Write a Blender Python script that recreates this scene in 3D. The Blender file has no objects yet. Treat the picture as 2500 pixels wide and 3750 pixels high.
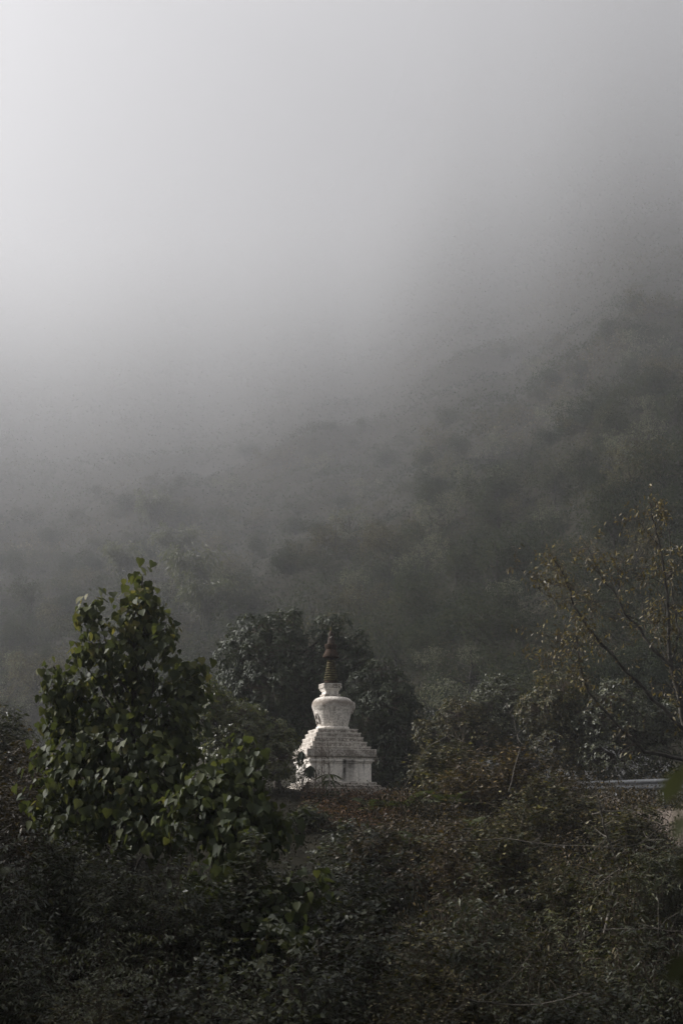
import bpy, math, random
import numpy as np
from mathutils import Matrix, Vector

rnd = random.Random(7)
rng = np.random.default_rng(7)
SC = bpy.context.scene
COL = SC.collection
R = math.radians

# ------------------------------------------------------------------ camera
F = 4700.0                      # focal length in pixels of the 2500 x 3750 photograph
PITCH = math.atan(1138.0 / F)   # the lens looks up: horizon well below the middle
cam = bpy.data.cameras.new('camera')
cam.sensor_fit = 'VERTICAL'
cam.sensor_height = 36.0
cam.sensor_width = 24.0
cam.lens = F / 3750.0 * 36.0
cam.clip_start = 0.05
cam.clip_end = 9000.0
cam.dof.use_dof = True
cam.dof.focus_distance = 44.0
cam.dof.aperture_fstop = 3.6
camo = bpy.data.objects.new('camera', cam)
camo.rotation_euler = (math.pi / 2 + PITCH, 0, 0)
COL.objects.link(camo)
SC.camera = camo
SC.render.resolution_x, SC.render.resolution_y = 682, 1024

# ------------------------------------------------------------------ light
SUN_AZ, SUN_EL = -74.0, 34.0          # degrees: left of the view axis, above the horizon
ca, sa, ce, se = math.cos(R(SUN_AZ)), math.sin(R(SUN_AZ)), math.cos(R(SUN_EL)), math.sin(R(SUN_EL))
SUN_DIR = Vector((sa * ce, ca * ce, se))
sun = bpy.data.lights.new('sun', 'SUN')
sun.energy = 5.0
sun.angle = R(1.5)
sun.color = (1.0, 0.972, 0.94)
suno = bpy.data.objects.new('sun', sun)
suno.rotation_euler = SUN_DIR.to_track_quat('Z', 'Y').to_euler()
COL.objects.link(suno)

world = bpy.data.worlds.new('World')
SC.world = world
world.use_nodes = True
wn, wl = world.node_tree.nodes, world.node_tree.links
wn.clear()
wo = wn.new('ShaderNodeOutputWorld')
bg = wn.new('ShaderNodeBackground')
sky = wn.new('ShaderNodeTexSky')
sky.sky_type = 'NISHITA'
sky.sun_disc = False
sky.sun_elevation = R(SUN_EL)
sky.sun_rotation = R(SUN_AZ)
sky.air_density = 1.0
sky.dust_density = 4.0
sky.ozone_density = 1.0
hsv = wn.new('ShaderNodeHueSaturation')      # overcast: the blue is washed out of the sky
hsv.inputs['Saturation'].default_value = 0.12
wl.new(sky.outputs[0], hsv.inputs['Color'])
wl.new(hsv.outputs[0], bg.inputs['Color'])
bg.inputs['Strength'].default_value = 0.065
wl.new(bg.outputs[0], wo.inputs['Surface'])

SC.view_settings.view_transform = 'Standard'
SC.view_settings.look = 'None'
SC.view_settings.gamma = 1.0
SC.view_settings.use_curve_mapping = False
EXPOSURE = 1.29
SC.view_settings.exposure = EXPOSURE
cy = SC.cycles
SC.render.engine = 'CYCLES'
cy.max_bounces = 8
cy.diffuse_bounces = 3
cy.glossy_bounces = 2
cy.transmission_bounces = 3
cy.volume_bounces = 3
cy.transparent_max_bounces = 4
cy.use_denoising = True

SIGMA = 0.0006                 # haze density per metre
HAZE_COL = (0.65, 0.657, 0.685)
HAZE_ANISO = 0.22

# ------------------------------------------------------------------ helpers
def ray(u, v):
    xc, yc = (u - 1250.0) / F, (1875.0 - v) / F
    cp, sp = math.cos(PITCH), math.sin(PITCH)
    return np.array((xc, cp - yc * sp, sp + yc * cp))

def P(u, v, y):
    """point of the place seen at photograph position (u, v), y metres ahead"""
    d = ray(u, v)
    return d * (y / d[1])

def px(y):
    return y / F

def smooth(a, b, x):
    t = np.clip((x - a) / (b - a), 0, 1)
    return t * t * (3 - 2 * t)

_lat = np.random.default_rng(3).random((64, 64, 64))
def vnoise(p):
    p = np.asarray(p, float)
    i = np.floor(p).astype(int)
    f = p - i
    f = f * f * (3 - 2 * f)
    i &= 63
    j = (i + 1) & 63
    x0, y0, z0, x1, y1, z1 = i[..., 0], i[..., 1], i[..., 2], j[..., 0], j[..., 1], j[..., 2]
    fx, fy, fz = f[..., 0], f[..., 1], f[..., 2]
    L = _lat
    c = lambda a, b, t: a + (b - a) * t
    return c(c(c(L[x0, y0, z0], L[x1, y0, z0], fx), c(L[x0, y1, z0], L[x1, y1, z0], fx), fy),
             c(c(L[x0, y0, z1], L[x1, y0, z1], fx), c(L[x0, y1, z1], L[x1, y1, z1], fx), fy), fz) * 2 - 1

def unit(a):
    a = np.asarray(a, float)
    return a / np.maximum(np.linalg.norm(a, axis=-1, keepdims=True), 1e-9)

class MB:
    """collects vertices, faces and a per-vertex tint and links them as one mesh"""
    def __init__(self):
        self.v, self.f3, self.f4, self.t, self.n = [], [], [], [], 0
    def add(self, V, tris=None, quads=None, tint=0.5):
        V = np.asarray(V, float).reshape(-1, 3)
        if tris is not None and len(tris):
            self.f3.append(np.asarray(tris, int).reshape(-1, 3) + self.n)
        if quads is not None and len(quads):
            self.f4.append(np.asarray(quads, int).reshape(-1, 4) + self.n)
        self.v.append(V)
        self.t.append(np.broadcast_to(np.asarray(tint, float), (len(V),)))
        self.n += len(V)
    def mesh(self, name, mat, sm=True):
        V = np.concatenate(self.v) if self.v else np.zeros((0, 3))
        T = np.concatenate(self.t) if self.t else np.zeros(0)
        a = np.concatenate(self.f3) if self.f3 else np.zeros((0, 3), int)
        b = np.concatenate(self.f4) if self.f4 else np.zeros((0, 4), int)
        me = bpy.data.meshes.new(name)
        me.vertices.add(len(V))
        me.vertices.foreach_set('co', V.ravel().astype(np.float32))
        nl = a.size + b.size
        me.loops.add(nl)
        me.loops.foreach_set('vertex_index', np.concatenate([a.ravel(), b.ravel()]).astype(np.int32))
        me.polygons.add(len(a) + len(b))
        tot = np.concatenate([np.full(len(a), 3), np.full(len(b), 4)]).astype(np.int32)
        me.polygons.foreach_set('loop_start', np.concatenate([[0], np.cumsum(tot)[:-1]]).astype(np.int32))
        me.polygons.foreach_set('use_smooth', np.full(len(tot), sm))
        at = me.attributes.new('tint', 'FLOAT', 'POINT')
        at.data.foreach_set('value', T.astype(np.float32))
        me.materials.append(mat)
        me.update(calc_edges=True)
        me.validate()
        return me
    def build(self, name, mat, parent=None, sm=True):
        o = bpy.data.objects.new(name, self.mesh(name, mat, sm))
        COL.objects.link(o)
        if parent is not None:
            o.parent = parent
        return o

def tag(o, label=None, cat=None, group=None, kind=None):
    if label: o['label'] = label
    if cat: o['category'] = cat
    if group: o['group'] = group
    if kind: o['kind'] = kind
    return o

def thing(name, label, cat, loc=(0, 0, 0), rz=0, group=None):
    o = bpy.data.objects.new(name, None)
    o.location = loc
    o.rotation_euler = (0, 0, rz)
    o.empty_display_size = 0.2
    COL.objects.link(o)
    return tag(o, label, cat, group)

def dup(root, loc, rz=0.0, scale=1.0, label=None):
    r = root.copy()
    COL.objects.link(r)
    r.location = loc
    r.rotation_euler = (0, 0, rz)
    r.scale = (scale,) * 3 if np.isscalar(scale) else scale
    if label: r['label'] = label
    for ch in list(root.children):
        c = ch.copy()
        COL.objects.link(c)
        c.parent = r
        for g in ch.children:
            d = g.copy()
            COL.objects.link(d)
            d.parent = c
    return r

def tube(mb, pts, radii, n=6, tint=0.5, cap=True):
    pts = np.asarray(pts, float)
    radii = np.broadcast_to(np.asarray(radii, float), (len(pts),))
    d = unit(np.gradient(pts, axis=0))
    ref = np.where(np.abs(d[:, 2:3]) < 0.9, np.array([[0, 0, 1.0]]), np.array([[1.0, 0, 0]]))
    a = unit(np.cross(d, ref))
    b = np.cross(d, a)
    th = np.arange(n) * 2 * math.pi / n
    V = pts[:, None] + radii[:, None, None] * (np.cos(th)[None, :, None] * a[:, None] + np.sin(th)[None, :, None] * b[:, None])
    V = V.reshape(-1, 3)
    q = []
    m = len(pts)
    for i in range(m - 1):
        for k in range(n):
            k2 = (k + 1) % n
            q.append((i * n + k, i * n + k2, (i + 1) * n + k2, (i + 1) * n + k))
    mb.add(V, quads=q, tint=tint)

def curve(p0, p1, bend, n=6, wob=0.0, r=rng):
    p0, p1, bend = np.asarray(p0, float), np.asarray(p1, float), np.asarray(bend, float)
    t = np.linspace(0, 1, n)[:, None]
    m = (p0 + p1) / 2 + bend
    pts = (1 - t) ** 2 * p0 + 2 * t * (1 - t) * m + t * t * p1
    if wob:
        w = r.normal(0, wob, (n, 3))
        w[0] = w[-1] = 0
        pts = pts + w
    return pts

# ---- leaves: (verts, tris) with x across, y from stalk to tip, z the upper side
def leaf_heart():
    R_ = [(0.0, 0.0, 0), (0.26, -0.09, .03), (0.46, 0.06, .07), (0.50, 0.27, .09), (0.38, 0.55, .06), (0.17, 0.83, .02), (0, 1.08, -.06)]
    mid = [(0, 0.25, -.02), (0, 0.62, -.03)]
    V = R_ + [(-x, y, z) for x, y, z in R_[1:6]] + mid     # 0..6 right, 7..11 left, 12,13 mid
    T = [(0, 1, 12), (1, 2, 12), (2, 3, 12), (3, 4, 13), (3, 13, 12), (4, 5, 13), (5, 6, 13)]
    L = {1: 7, 2: 8, 3: 9, 4: 10, 5: 11}
    T += [tuple(L.get(i, i) for i in (a, c, b)) for a, b, c in T]
    return np.array(V), np.array(T)

def leaf_lance(w=0.15, curl=0.12):
    V = [(0, 0, 0), (w * .75, .25, .04 - curl * .06), (w, .5, .05 - curl * .25), (w * .6, .8, .03 - curl * .64), (0, 1, -curl)]
    V += [(-x, y, z) for x, y, z in V[1:4]] + [(0, .25, -curl * .06), (0, .5, -curl * .25), (0, .8, -curl * .64)]
    # 0,1,2,3,4 right ; 5,6,7 left ; 8,9,10 mid
    T = [(0, 1, 8), (1, 2, 9), (1, 9, 8), (2, 3, 10), (2, 10, 9), (3, 4, 10),
         (0, 8, 5), (5, 9, 6), (5, 8, 9), (6, 10, 7), (6, 9, 10), (7, 10, 4)]
    return np.array(V), np.array(T)

def leaf_oval(w=0.27):
    V = [(0, 0, 0), (w, .42, .07), (w * .72, .74, .04), (0, 1, -.05), (-w, .42, .07), (-w * .72, .74, .04), (0, .5, 0)]
    T = [(0, 1, 6), (1, 2, 6), (2, 3, 6), (0, 6, 4), (4, 6, 5), (5, 6, 3)]
    return np.array(V), np.array(T)

def leaf_small(w=0.26):
    V = [(0, 0, 0), (w, .45, .08), (0, 1, 0), (-w, .45, .08)]
    return np.array(V), np.array([(0, 1, 2), (0, 2, 3)])

def leaf_four(w=.25, curl=.06):
    V = [(0, 0, 0), (w, .42, .06 - curl * .2), (0, 1, -curl), (-w, .42, .06 - curl * .2), (0, .5, -curl * .3)]
    return np.array(V), np.array([(0, 1, 4), (1, 2, 4), (0, 4, 3), (3, 4, 2)])

def scatter(mb, tpl, pos, ydir, nrm, size, tint):
    tv, tt = tpl
    pos = np.asarray(pos, float).reshape(-1, 3)
    N = len(pos)
    if N == 0: return
    y = unit(ydir)
    x = unit(np.cross(y, nrm))
    z = np.cross(x, y)
    s = np.broadcast_to(np.asarray(size, float), (N,))[:, None, None]
    V = pos[:, None] + s * (tv[None, :, 0:1] * x[:, None] + tv[None, :, 1:2] * y[:, None] + tv[None, :, 2:3] * z[:, None])
    T = (tt[None] + (np.arange(N) * len(tv))[:, None, None]).reshape(-1, 3)
    tn = np.repeat(np.broadcast_to(np.asarray(tint, float), (N,)), len(tv))
    mb.add(V.reshape(-1, 3), tris=T, tint=tn)

# ------------------------------------------------------------------ materials
def new_mat(name):
    m = bpy.data.materials.new(name)
    m.use_nodes = True
    m.node_tree.nodes.clear()
    return m, m.node_tree.nodes, m.node_tree.links

def ramp(nodes, stops):
    r = nodes.new('ShaderNodeValToRGB')
    e = r.color_ramp.elements
    while len(e) < len(stops): e.new(0.5)
    for el, (p, c) in zip(e, stops):
        el.position = p
        el.color = (*c, 1) if len(c) == 3 else c
    return r

def leaf_mat(name, stops, rough=0.42, trans=0.3, spec=0.5, tcol=(1.4, 1.45, 0.65)):
    m, n, l = new_mat(name)
    out = n.new('ShaderNodeOutputMaterial')
    at = n.new('ShaderNodeAttribute'); at.attribute_name = 'tint'
    r = ramp(n, stops)
    l.new(at.outputs['Fac'], r.inputs[0])
    geo = n.new('ShaderNodeNewGeometry')
    nz = n.new('ShaderNodeTexNoise'); nz.inputs['Scale'].default_value = 9.0; nz.inputs['Detail'].default_value = 3
    l.new(geo.outputs['Position'], nz.inputs['Vector'])
    mr = n.new('ShaderNodeMapRange'); mr.inputs[3].default_value = 0.65; mr.inputs[4].default_value = 1.35
    l.new(nz.outputs['Fac'], mr.inputs[0])
    mul = n.new('ShaderNodeMix'); mul.data_type = 'RGBA'; mul.blend_type = 'MULTIPLY'; mul.inputs[0].default_value = 1
    l.new(r.outputs[0], mul.inputs[6]); l.new(mr.outputs[0], mul.inputs[7])
    bs = n.new('ShaderNodeBsdfPrincipled')
    bs.inputs['Roughness'].default_value = rough
    bs.inputs['Specular IOR Level'].default_value = spec
    l.new(mul.outputs[2], bs.inputs['Base Color'])
    tr = n.new('ShaderNodeBsdfTranslucent')
    tc = n.new('ShaderNodeMix'); tc.data_type = 'RGBA'; tc.blend_type = 'MULTIPLY'; tc.inputs[0].default_value = 1
    tc.inputs[7].default_value = (*tcol, 1)
    l.new(mul.outputs[2], tc.inputs[6]); l.new(tc.outputs[2], tr.inputs['Color'])
    mx = n.new('ShaderNodeMixShader'); mx.inputs[0].default_value = trans
    l.new(bs.outputs[0], mx.inputs[1]); l.new(tr.outputs[0], mx.inputs[2])
    l.new(mx.outputs[0], out.inputs['Surface'])
    return m

def bark_mat(name, c0, c1, scale=14.0):
    m, n, l = new_mat(name)
    out = n.new('ShaderNodeOutputMaterial')
    tc = n.new('ShaderNodeTexCoord')
    nz = n.new('ShaderNodeTexNoise'); nz.inputs['Scale'].default_value = scale; nz.inputs['Detail'].default_value = 5
    l.new(tc.outputs['Object'], nz.inputs['Vector'])
    r = ramp(n, [(0.35, c0), (0.68, c1)])
    l.new(nz.outputs['Fac'], r.inputs[0])
    bs = n.new('ShaderNodeBsdfPrincipled'); bs.inputs['Roughness'].default_value = 0.85; bs.inputs['Specular IOR Level'].default_value = .12
    l.new(r.outputs[0], bs.inputs['Base Color'])
    bp = n.new('ShaderNodeBump'); bp.inputs['Strength'].default_value = 0.5; bp.inputs['Distance'].default_value = 0.02
    l.new(nz.outputs['Fac'], bp.inputs['Height']); l.new(bp.outputs[0], bs.inputs['Normal'])
    l.new(bs.outputs[0], out.inputs['Surface'])
    return m

M = {}
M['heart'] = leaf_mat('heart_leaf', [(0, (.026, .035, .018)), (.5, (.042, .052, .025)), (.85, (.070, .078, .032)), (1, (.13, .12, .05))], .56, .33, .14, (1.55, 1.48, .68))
M['evergreen'] = leaf_mat('evergreen_leaf', [(0, (.018, .024, .016)), (.6, (.029, .035, .021)), (.96, (.044, .05, .027)), (1, (.14, .13, .04))], .55, .14, .13)
M['olive'] = leaf_mat('olive_leaf', [(0, (.035, .045, .016)), (.6, (.06, .066, .020)), (1, (.11, .10, .03))], .42, .3)
M['brown'] = leaf_mat('brown_leaf', [(0, (.024, .020, .013)), (.45, (.035, .027, .015)), (.75, (.066, .043, .020)), (1, (.15, .108, .042))], .5, .22, .18)
M['mixed'] = leaf_mat('mixed_leaf', [(0, (.022, .026, .014)), (.5, (.034, .035, .017)), (.8, (.066, .050, .021)), (1, (.18, .16, .08))], .5, .22, .16)
M['dark'] = leaf_mat('dark_leaf', [(0, (.016, .020, .012)), (.5, (.032, .036, .021)), (1, (.105, .107, .062))], .45, .2, .24)
M['gold'] = leaf_mat('golden_leaf', [(0, (.032, .027, .014)), (.5, (.085, .066, .025)), (.8, (.15, .115, .038)), (1, (.26, .24, .14))], .5, .3, .3, (1.3, 1.28, .7))
M['rust'] = leaf_mat('rusty_leaf', [(0, (.03, .017, .011)), (.5, (.062, .031, .017)), (1, (.12, .065, .026))], .7, .2, .2)
M['fern'] = leaf_mat('fern_leaf', [(0, (.032, .040, .016)), (1, (.060, .070, .028))], .6, .25, .2)
M['forest'] = leaf_mat('forest_leaf', [(0, (.018, .024, .018)), (.5, (.032, .037, .025)), (.8, (.048, .042, .030)), (1, (.105, .10, .072))], .8, .46, .05, (1.15, 1.15, .8))
M['pale'] = leaf_mat('pale_leaf', [(0, (.045, .052, .038)), (1, (.13, .13, .095))], .7, .4, .1, (1.1, 1.1, .85))
M['bamboo'] = leaf_mat('bamboo_leaf', [(0, (.045, .052, .03)), (1, (.085, .090, .052))], .55, .25, .2)
M['near'] = leaf_mat('near_leaf', [(0, (.022, .025, .010)), (.6, (.085, .092, .042)), (1, (.30, .31, .25))], .5, .3, .2)
M['litter'] = leaf_mat('dead_leaf_litter', [(0, (.008, .008, .006)), (.6, (.016, .014, .009)), (1, (.035, .028, .016))], .8, .1, .04)
M['spray'] = leaf_mat('skylit_spray_leaf', [(0, (.05, .058, .034)), (.6, (.085, .092, .054)), (1, (.15, .15, .085))], .45, .25, .35)  # paler than other leaves: sky light on the sprays put into the colour
M['bark'] = bark_mat('dark_bark', (.02, .017, .014), (.06, .05, .042))
M['pale_bark'] = bark_mat('lichen_bark', (.016, .014, .012), (.07, .065, .056), 7.0)
M['twig'] = bark_mat('twig_bark', (.035, .027, .02), (.09, .07, .055))
M['hill_bark'] = bark_mat('grey_bark', (.018, .016, .014), (.05, .045, .04), 3.0)

# ------------------------------------------------------------------ terrain
# optical depth towards the hillside, read from how far it fades, by column and height
ROWS = [2700, 2425, 2025, 1625, 1125, 625, 125, -350]
TAU = {
    100:  [.085, .112, .215, .52, 1.45, 2.05, 2.12, 2.16],
    700:  [.066, .085, .170, .44, 1.28, 2.0, 2.1, 2.16],
    1250: [.046, .058, .115, .285, 1.15, 1.95, 2.1, 2.16],
    1800: [.040, .048, .075, .150, .56, 1.35, 1.85, 2.05],
    2400: [.035, .039, .050, .078, .22, .80, 1.5, 1.95],
}
_cols = []
for u in sorted(TAU):
    rr, zz, tt = [], [], []
    fine = np.linspace(2700, -350, 62)
    lt = np.interp(-fine, [-k for k in ROWS], np.log(TAU[u]))
    ker = np.exp(-.5 * (np.arange(-6, 7) / 3.0) ** 2); ker /= ker.sum()
    lt = np.convolve(np.concatenate([np.full(6, lt[0]), lt, np.full(6, lt[-1])]), ker, 'valid')
    for v, tau in zip(fine, np.exp(lt)):
        d = unit(ray(u, v)) * (tau / SIGMA)
        rr.append(math.hypot(d[0], d[1])); zz.append(d[2]); tt.append(math.atan2(d[0], d[1]))
    _cols.append((np.mean(tt), np.array(rr), np.array(zz)))
_ct = np.array([c[0] for c in _cols])

def near_h(x, y):
    g = np.interp(y, [-60, -4, 2, 9, 18, 25, 33, 40, 46, 60, 90], [-1.7, -1.7, -1.75, -2.5, -3.3, -2.4, -.35, .9, 1.15, 1.2, .4])
    g = g + 0.35 * smooth(-4, -16, x) * smooth(10, 30, y) - .25 * smooth(3, 10, x) * smooth(30, 45, y) * smooth(70, 50, y)
    return g

def height(x, y, noise=True):
    x, y = np.asarray(x, float), np.asarray(y, float)
    r = np.hypot(x, y)
    a = np.arctan2(x, y)
    ac = np.clip(a, _ct[0], _ct[-1])
    zs = []
    for _, rr, zz in _cols:
        z = np.interp(r, np.concatenate([[0], rr]), np.concatenate([[zz[0] - 4], zz]))
        zs.append(z)
    zs = np.array(zs)
    k = np.clip(np.searchsorted(_ct, ac, side='right') - 1, 0, len(_ct) - 2)
    f = (ac - _ct[k]) / (_ct[k + 1] - _ct[k])
    f = f * f * (3 - 2 * f)
    zh = np.take_along_axis(zs, k[None], 0)[0] * (1 - f) + np.take_along_axis(zs, (k + 1)[None], 0)[0] * f
    # where the hillside starts on each side
    r0 = np.interp(ac, _ct, [c[1][0] for c in _cols])
    side = smooth(R(58), R(30), np.abs(a))
    w = smooth(0.72, 1.0, r / r0) * side
    if noise:
        q = np.stack([x / 60, y / 60, np.zeros_like(x)], -1)
        q2 = np.stack([x / 17, y / 17, np.zeros_like(x) + 5], -1)
        zh = zh + (vnoise(q) * .016 * np.minimum(r, 500) + vnoise(q2) * np.minimum(r * .010, 1.6)) * smooth(70, 160, r) * (1 - .85 * smooth(250, 800, r))
    n = near_h(x, y)
    if noise:
        n = n + .18 * vnoise(np.stack([x / 2.3, y / 2.3, np.zeros_like(x) + 9], -1)) * smooth(3, 8, r)
    return n * (1 - w) + zh * w

def H1(x, y, noise=True):
    return float(height(np.array([x]), np.array([y]), noise)[0])

def ground_mat():
    m, n, l = new_mat('earth')
    out = n.new('ShaderNodeOutputMaterial')
    geo = n.new('ShaderNodeNewGeometry')
    nz = n.new('ShaderNodeTexNoise'); nz.inputs['Scale'].default_value = 0.9; nz.inputs['Detail'].default_value = 8
    l.new(geo.outputs['Position'], nz.inputs['Vector'])
    r = ramp(n, [(.3, (.009, .008, .006)), (.5, (.014, .013, .009)), (.7, (.022, .020, .014))])
    l.new(nz.outputs['Fac'], r.inputs[0])
    bs = n.new('ShaderNodeBsdfPrincipled'); bs.inputs['Roughness'].default_value = .95; bs.inputs['Specular IOR Level'].default_value = .03
    l.new(r.outputs[0], bs.inputs['Base Color'])
    bp = n.new('ShaderNodeBump'); bp.inputs['Distance'].default_value = .1
    l.new(nz.outputs['Fac'], bp.inputs['Height']); l.new(bp.outputs[0], bs.inputs['Normal'])
    l.new(bs.outputs[0], out.inputs['Surface'])
    return m
M['earth'] = ground_mat()

def make_terrain():
    A = np.concatenate([np.linspace(-180, -36, 30)[:-1], np.linspace(-36, 36, 150), np.linspace(36, 180, 30)[1:]])
    A = R(1) * A
    rr = np.concatenate([np.linspace(0.5, 60, 90), np.geomspace(60.8, 3520, 160)])
    V = []
    lim = np.where(np.abs(A) < R(60), np.minimum(3500, 1010 / np.maximum(np.abs(np.sin(A)), .05)), 58)
    lim = np.minimum(lim, np.interp(np.abs(A), [0, R(19), R(23), R(32), R(60), math.pi], [3500, 3500, 2500, 1500, 350, 58]))
    for r in rr:
        re = np.minimum(r, lim * (0.999 + r * 1e-7))
        x, y = re * np.sin(A), re * np.cos(A)
        z = height(x, y)
        V.append(np.stack([x, y, z], -1))
    V = np.array(V)
    n, m = V.shape[:2]
    # stop where the mountain has climbed past the top of the frame
    q = []
    idx = np.arange(n * m).reshape(n, m)
    Q = np.stack([idx[:-1, :-1], idx[:-1, 1:], idx[1:, 1:], idx[1:, :-1]], -1).reshape(-1, 4)
    mb = MB()
    mb.add(V.reshape(-1, 3), quads=Q)
    o = mb.build('hillside', M['earth'])
    return tag(o, 'steep forested mountainside climbing into the fog', None, None, 'structure'), V
hill, HV = make_terrain()
zmax = float(HV[..., 2].max())
xmax = float(np.abs(HV[..., 0]).max())
ymax = float(HV[..., 1].max())
ymin = float(HV[..., 1].min())

# ------------------------------------------------------------------ stupa
def plaster_mat(name, stain=0.5, base=(.84, .785, .72), streaks=None, band=None):
    """old limewash: fine grime, pin holes, runs of rain, moss; upper arrises stay pale (tint = nearness to an arris)"""
    m, n, l = new_mat(name)
    out = n.new('ShaderNodeOutputMaterial')
    tc = n.new('ShaderNodeTexCoord')
    def noise(scale, detail=6, rough=.6, sx=None):
        t = n.new('ShaderNodeTexNoise'); t.inputs['Scale'].default_value = scale
        t.inputs['Detail'].default_value = detail; t.inputs['Roughness'].default_value = rough
        if sx:
            mp = n.new('ShaderNodeMapping'); mp.inputs['Scale'].default_value = sx
            l.new(tc.outputs['Object'], mp.inputs[0]); l.new(mp.outputs[0], t.inputs['Vector'])
        else:
            l.new(tc.outputs['Object'], t.inputs['Vector'])
        return t.outputs['Fac']
    def rng_(src, a, b, c, d):
        mr = n.new('ShaderNodeMapRange'); mr.interpolation_type = 'SMOOTHSTEP'
        for i, val in enumerate((a, b, c, d)): mr.inputs[i + 1].default_value = val
        l.new(src, mr.inputs[0]); return mr.outputs[0]
    def math_(op, a, b=None):
        x = n.new('ShaderNodeMath'); x.operation = op
        for k, v in enumerate((a, b)):
            if v is None: continue
            if isinstance(v, (int, float)): x.inputs[k].default_value = v
            else: l.new(v, x.inputs[k])
        return x.outputs[0]
    def mix(fac, a, b):
        x = n.new('ShaderNodeMix'); x.data_type = 'RGBA'
        l.new(fac, x.inputs[0])
        for s, k in ((a, 6), (b, 7)):
            if isinstance(s, tuple): x.inputs[k].default_value = (*s, 1)
            else: l.new(s, x.inputs[k])
        return x.outputs[2]
    sep = n.new('ShaderNodeSeparateXYZ'); l.new(tc.outputs['Object'], sep.inputs[0])
    at = n.new('ShaderNodeAttribute'); at.attribute_name = 'tint'
    keep = rng_(at.outputs['Fac'], .55, 1.0, 1.0, .25)
    c = mix(rng_(noise(2.2, 5, .65), .38, .66, 0, 1), base, tuple(k * .80 for k in base))
    big = rng_(noise(3.6, 4, .65), .36, .56, .50, 1.0)
    mott = math_('MULTIPLY', math_('MULTIPLY', rng_(noise(17, 10, .80), .53 - .10 * stain, .60 - .08 * stain, 0, min(.95, .30 + .60 * stain)), big), keep)
    c = mix(mott, c, (.165, .138, .115))
    dots = math_('MULTIPLY', rng_(noise(48, 6, .7), .55, .63, 0, .35 + .55 * stain), keep)
    c = mix(dots, c, (.085, .072, .060))
    run = math_('MULTIPLY', rng_(noise(1.0, 5, .65, sx=(8, 8, .45)), .51, .66, 0, .30 + .5 * stain), keep)
    c = mix(run, c, (.17, .15, .13))
    moss = rng_(noise(5.5, 6, .7), .62, .74, 0, .35 * stain)
    c = mix(moss, c, (.10, .092, .055))
    if band:          # a belt of grime that collects at one height
        z0, w = band
        d = math_('ABSOLUTE', math_('ADD', math_('SUBTRACT', sep.outputs['Z'], z0), math_('MULTIPLY', math_('SUBTRACT', noise(4.5, 6, .7), .5), w * 1.6)))
        c = mix(rng_(d, 0, w, .85, 0), c, (.16, .13, .105))
    if streaks:       # single dark runs below a ledge: (x, half width, how far down)
        wob = math_('MULTIPLY', math_('SUBTRACT', noise(1.0, 4, .6, sx=(5, 5, 1.6)), .5), .22)
        xs = math_('ADD', sep.outputs['X'], wob)
        for xc, hw, zt, zb, k in streaks:
            d = math_('ABSOLUTE', math_('SUBTRACT', xs, xc))
            f = math_('MULTIPLY', rng_(d, hw * .15, hw, k, 0), rng_(sep.outputs['Z'], zb, zt, 0, 1))
            f = math_('MULTIPLY', f, rng_(noise(9, 5, .7), .30, .62, .45, 1))
            c = mix(f, c, (.065, .060, .054))
    bs = n.new('ShaderNodeBsdfPrincipled'); bs.inputs['Roughness'].default_value = .9; bs.inputs['Specular IOR Level'].default_value = .1
    l.new(c, bs.inputs['Base Color'])
    bp = n.new('ShaderNodeBump'); bp.inputs['Strength'].default_value = .5; bp.inputs['Distance'].default_value = .010
    l.new(noise(34, 9, .75), bp.inputs['Height']); l.new(bp.outputs[0], bs.inputs['Normal'])
    l.new(bs.outputs[0], out.inputs['Surface'])
    return m
M['plaster'] = plaster_mat('whitewash', .42)
M['stained'] = plaster_mat('stained_whitewash', 1.25, (.80, .745, .675))
M['mossy_stone'] = plaster_mat('mossy_stone', 1.3, (.55, .51, .455))
M['streaked'] = plaster_mat('streaked_whitewash', .22, streaks=[(-.24, .06, 1.0, .6, .5), (.11, .13, .95, -.20, 1.35), (.34, .20, 1.0, -.1, .85), (.76, .06, 1.0, .35, .75)])
M['rusty'] = bark_mat('rusty_brown_paint', (.015, .009, .006), (.048, .027, .015), 16)
M['moss_metal'] = bark_mat('mossy_olive_metal', (.020, .017, .010), (.115, .100, .042), 13)
M['wood'] = bark_mat('weathered_wood', (.018, .013, .010), (.075, .056, .045), 13)
M['cavity'] = bark_mat('cavity_shade', (.02, .018, .016), (.06, .052, .045), 12)  # dark colour stands for the shade inside the niche

SD = 44.0
SU = 1000 + 697 / 3.178
SPX = (SD * math.cos(PITCH) + 1.6 * math.sin(PITCH)) / F / 3.178     # metres per pixel of my close-up
YAW = R(15)
base_p = P(SU, 2220 + 2140 / 3.178, SD)
SX, SZ = float(base_p[0]), float(base_p[2]) - .05
stupa = thing('stupa', 'whitewashed stone stupa with stepped base, bulging dome and rust brown ringed spire', 'stupa', (SX, SD, SZ), YAW)

def lv(cy_, hpx):
    """height above the stupa's foot at which a front edge of half width hpx shows at close-up row cy_"""
    d = SD - hpx * SPX * .9
    p = P(SU, 2220 + cy_ / 3.178, d)
    return float(p[2]) - SZ

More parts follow.
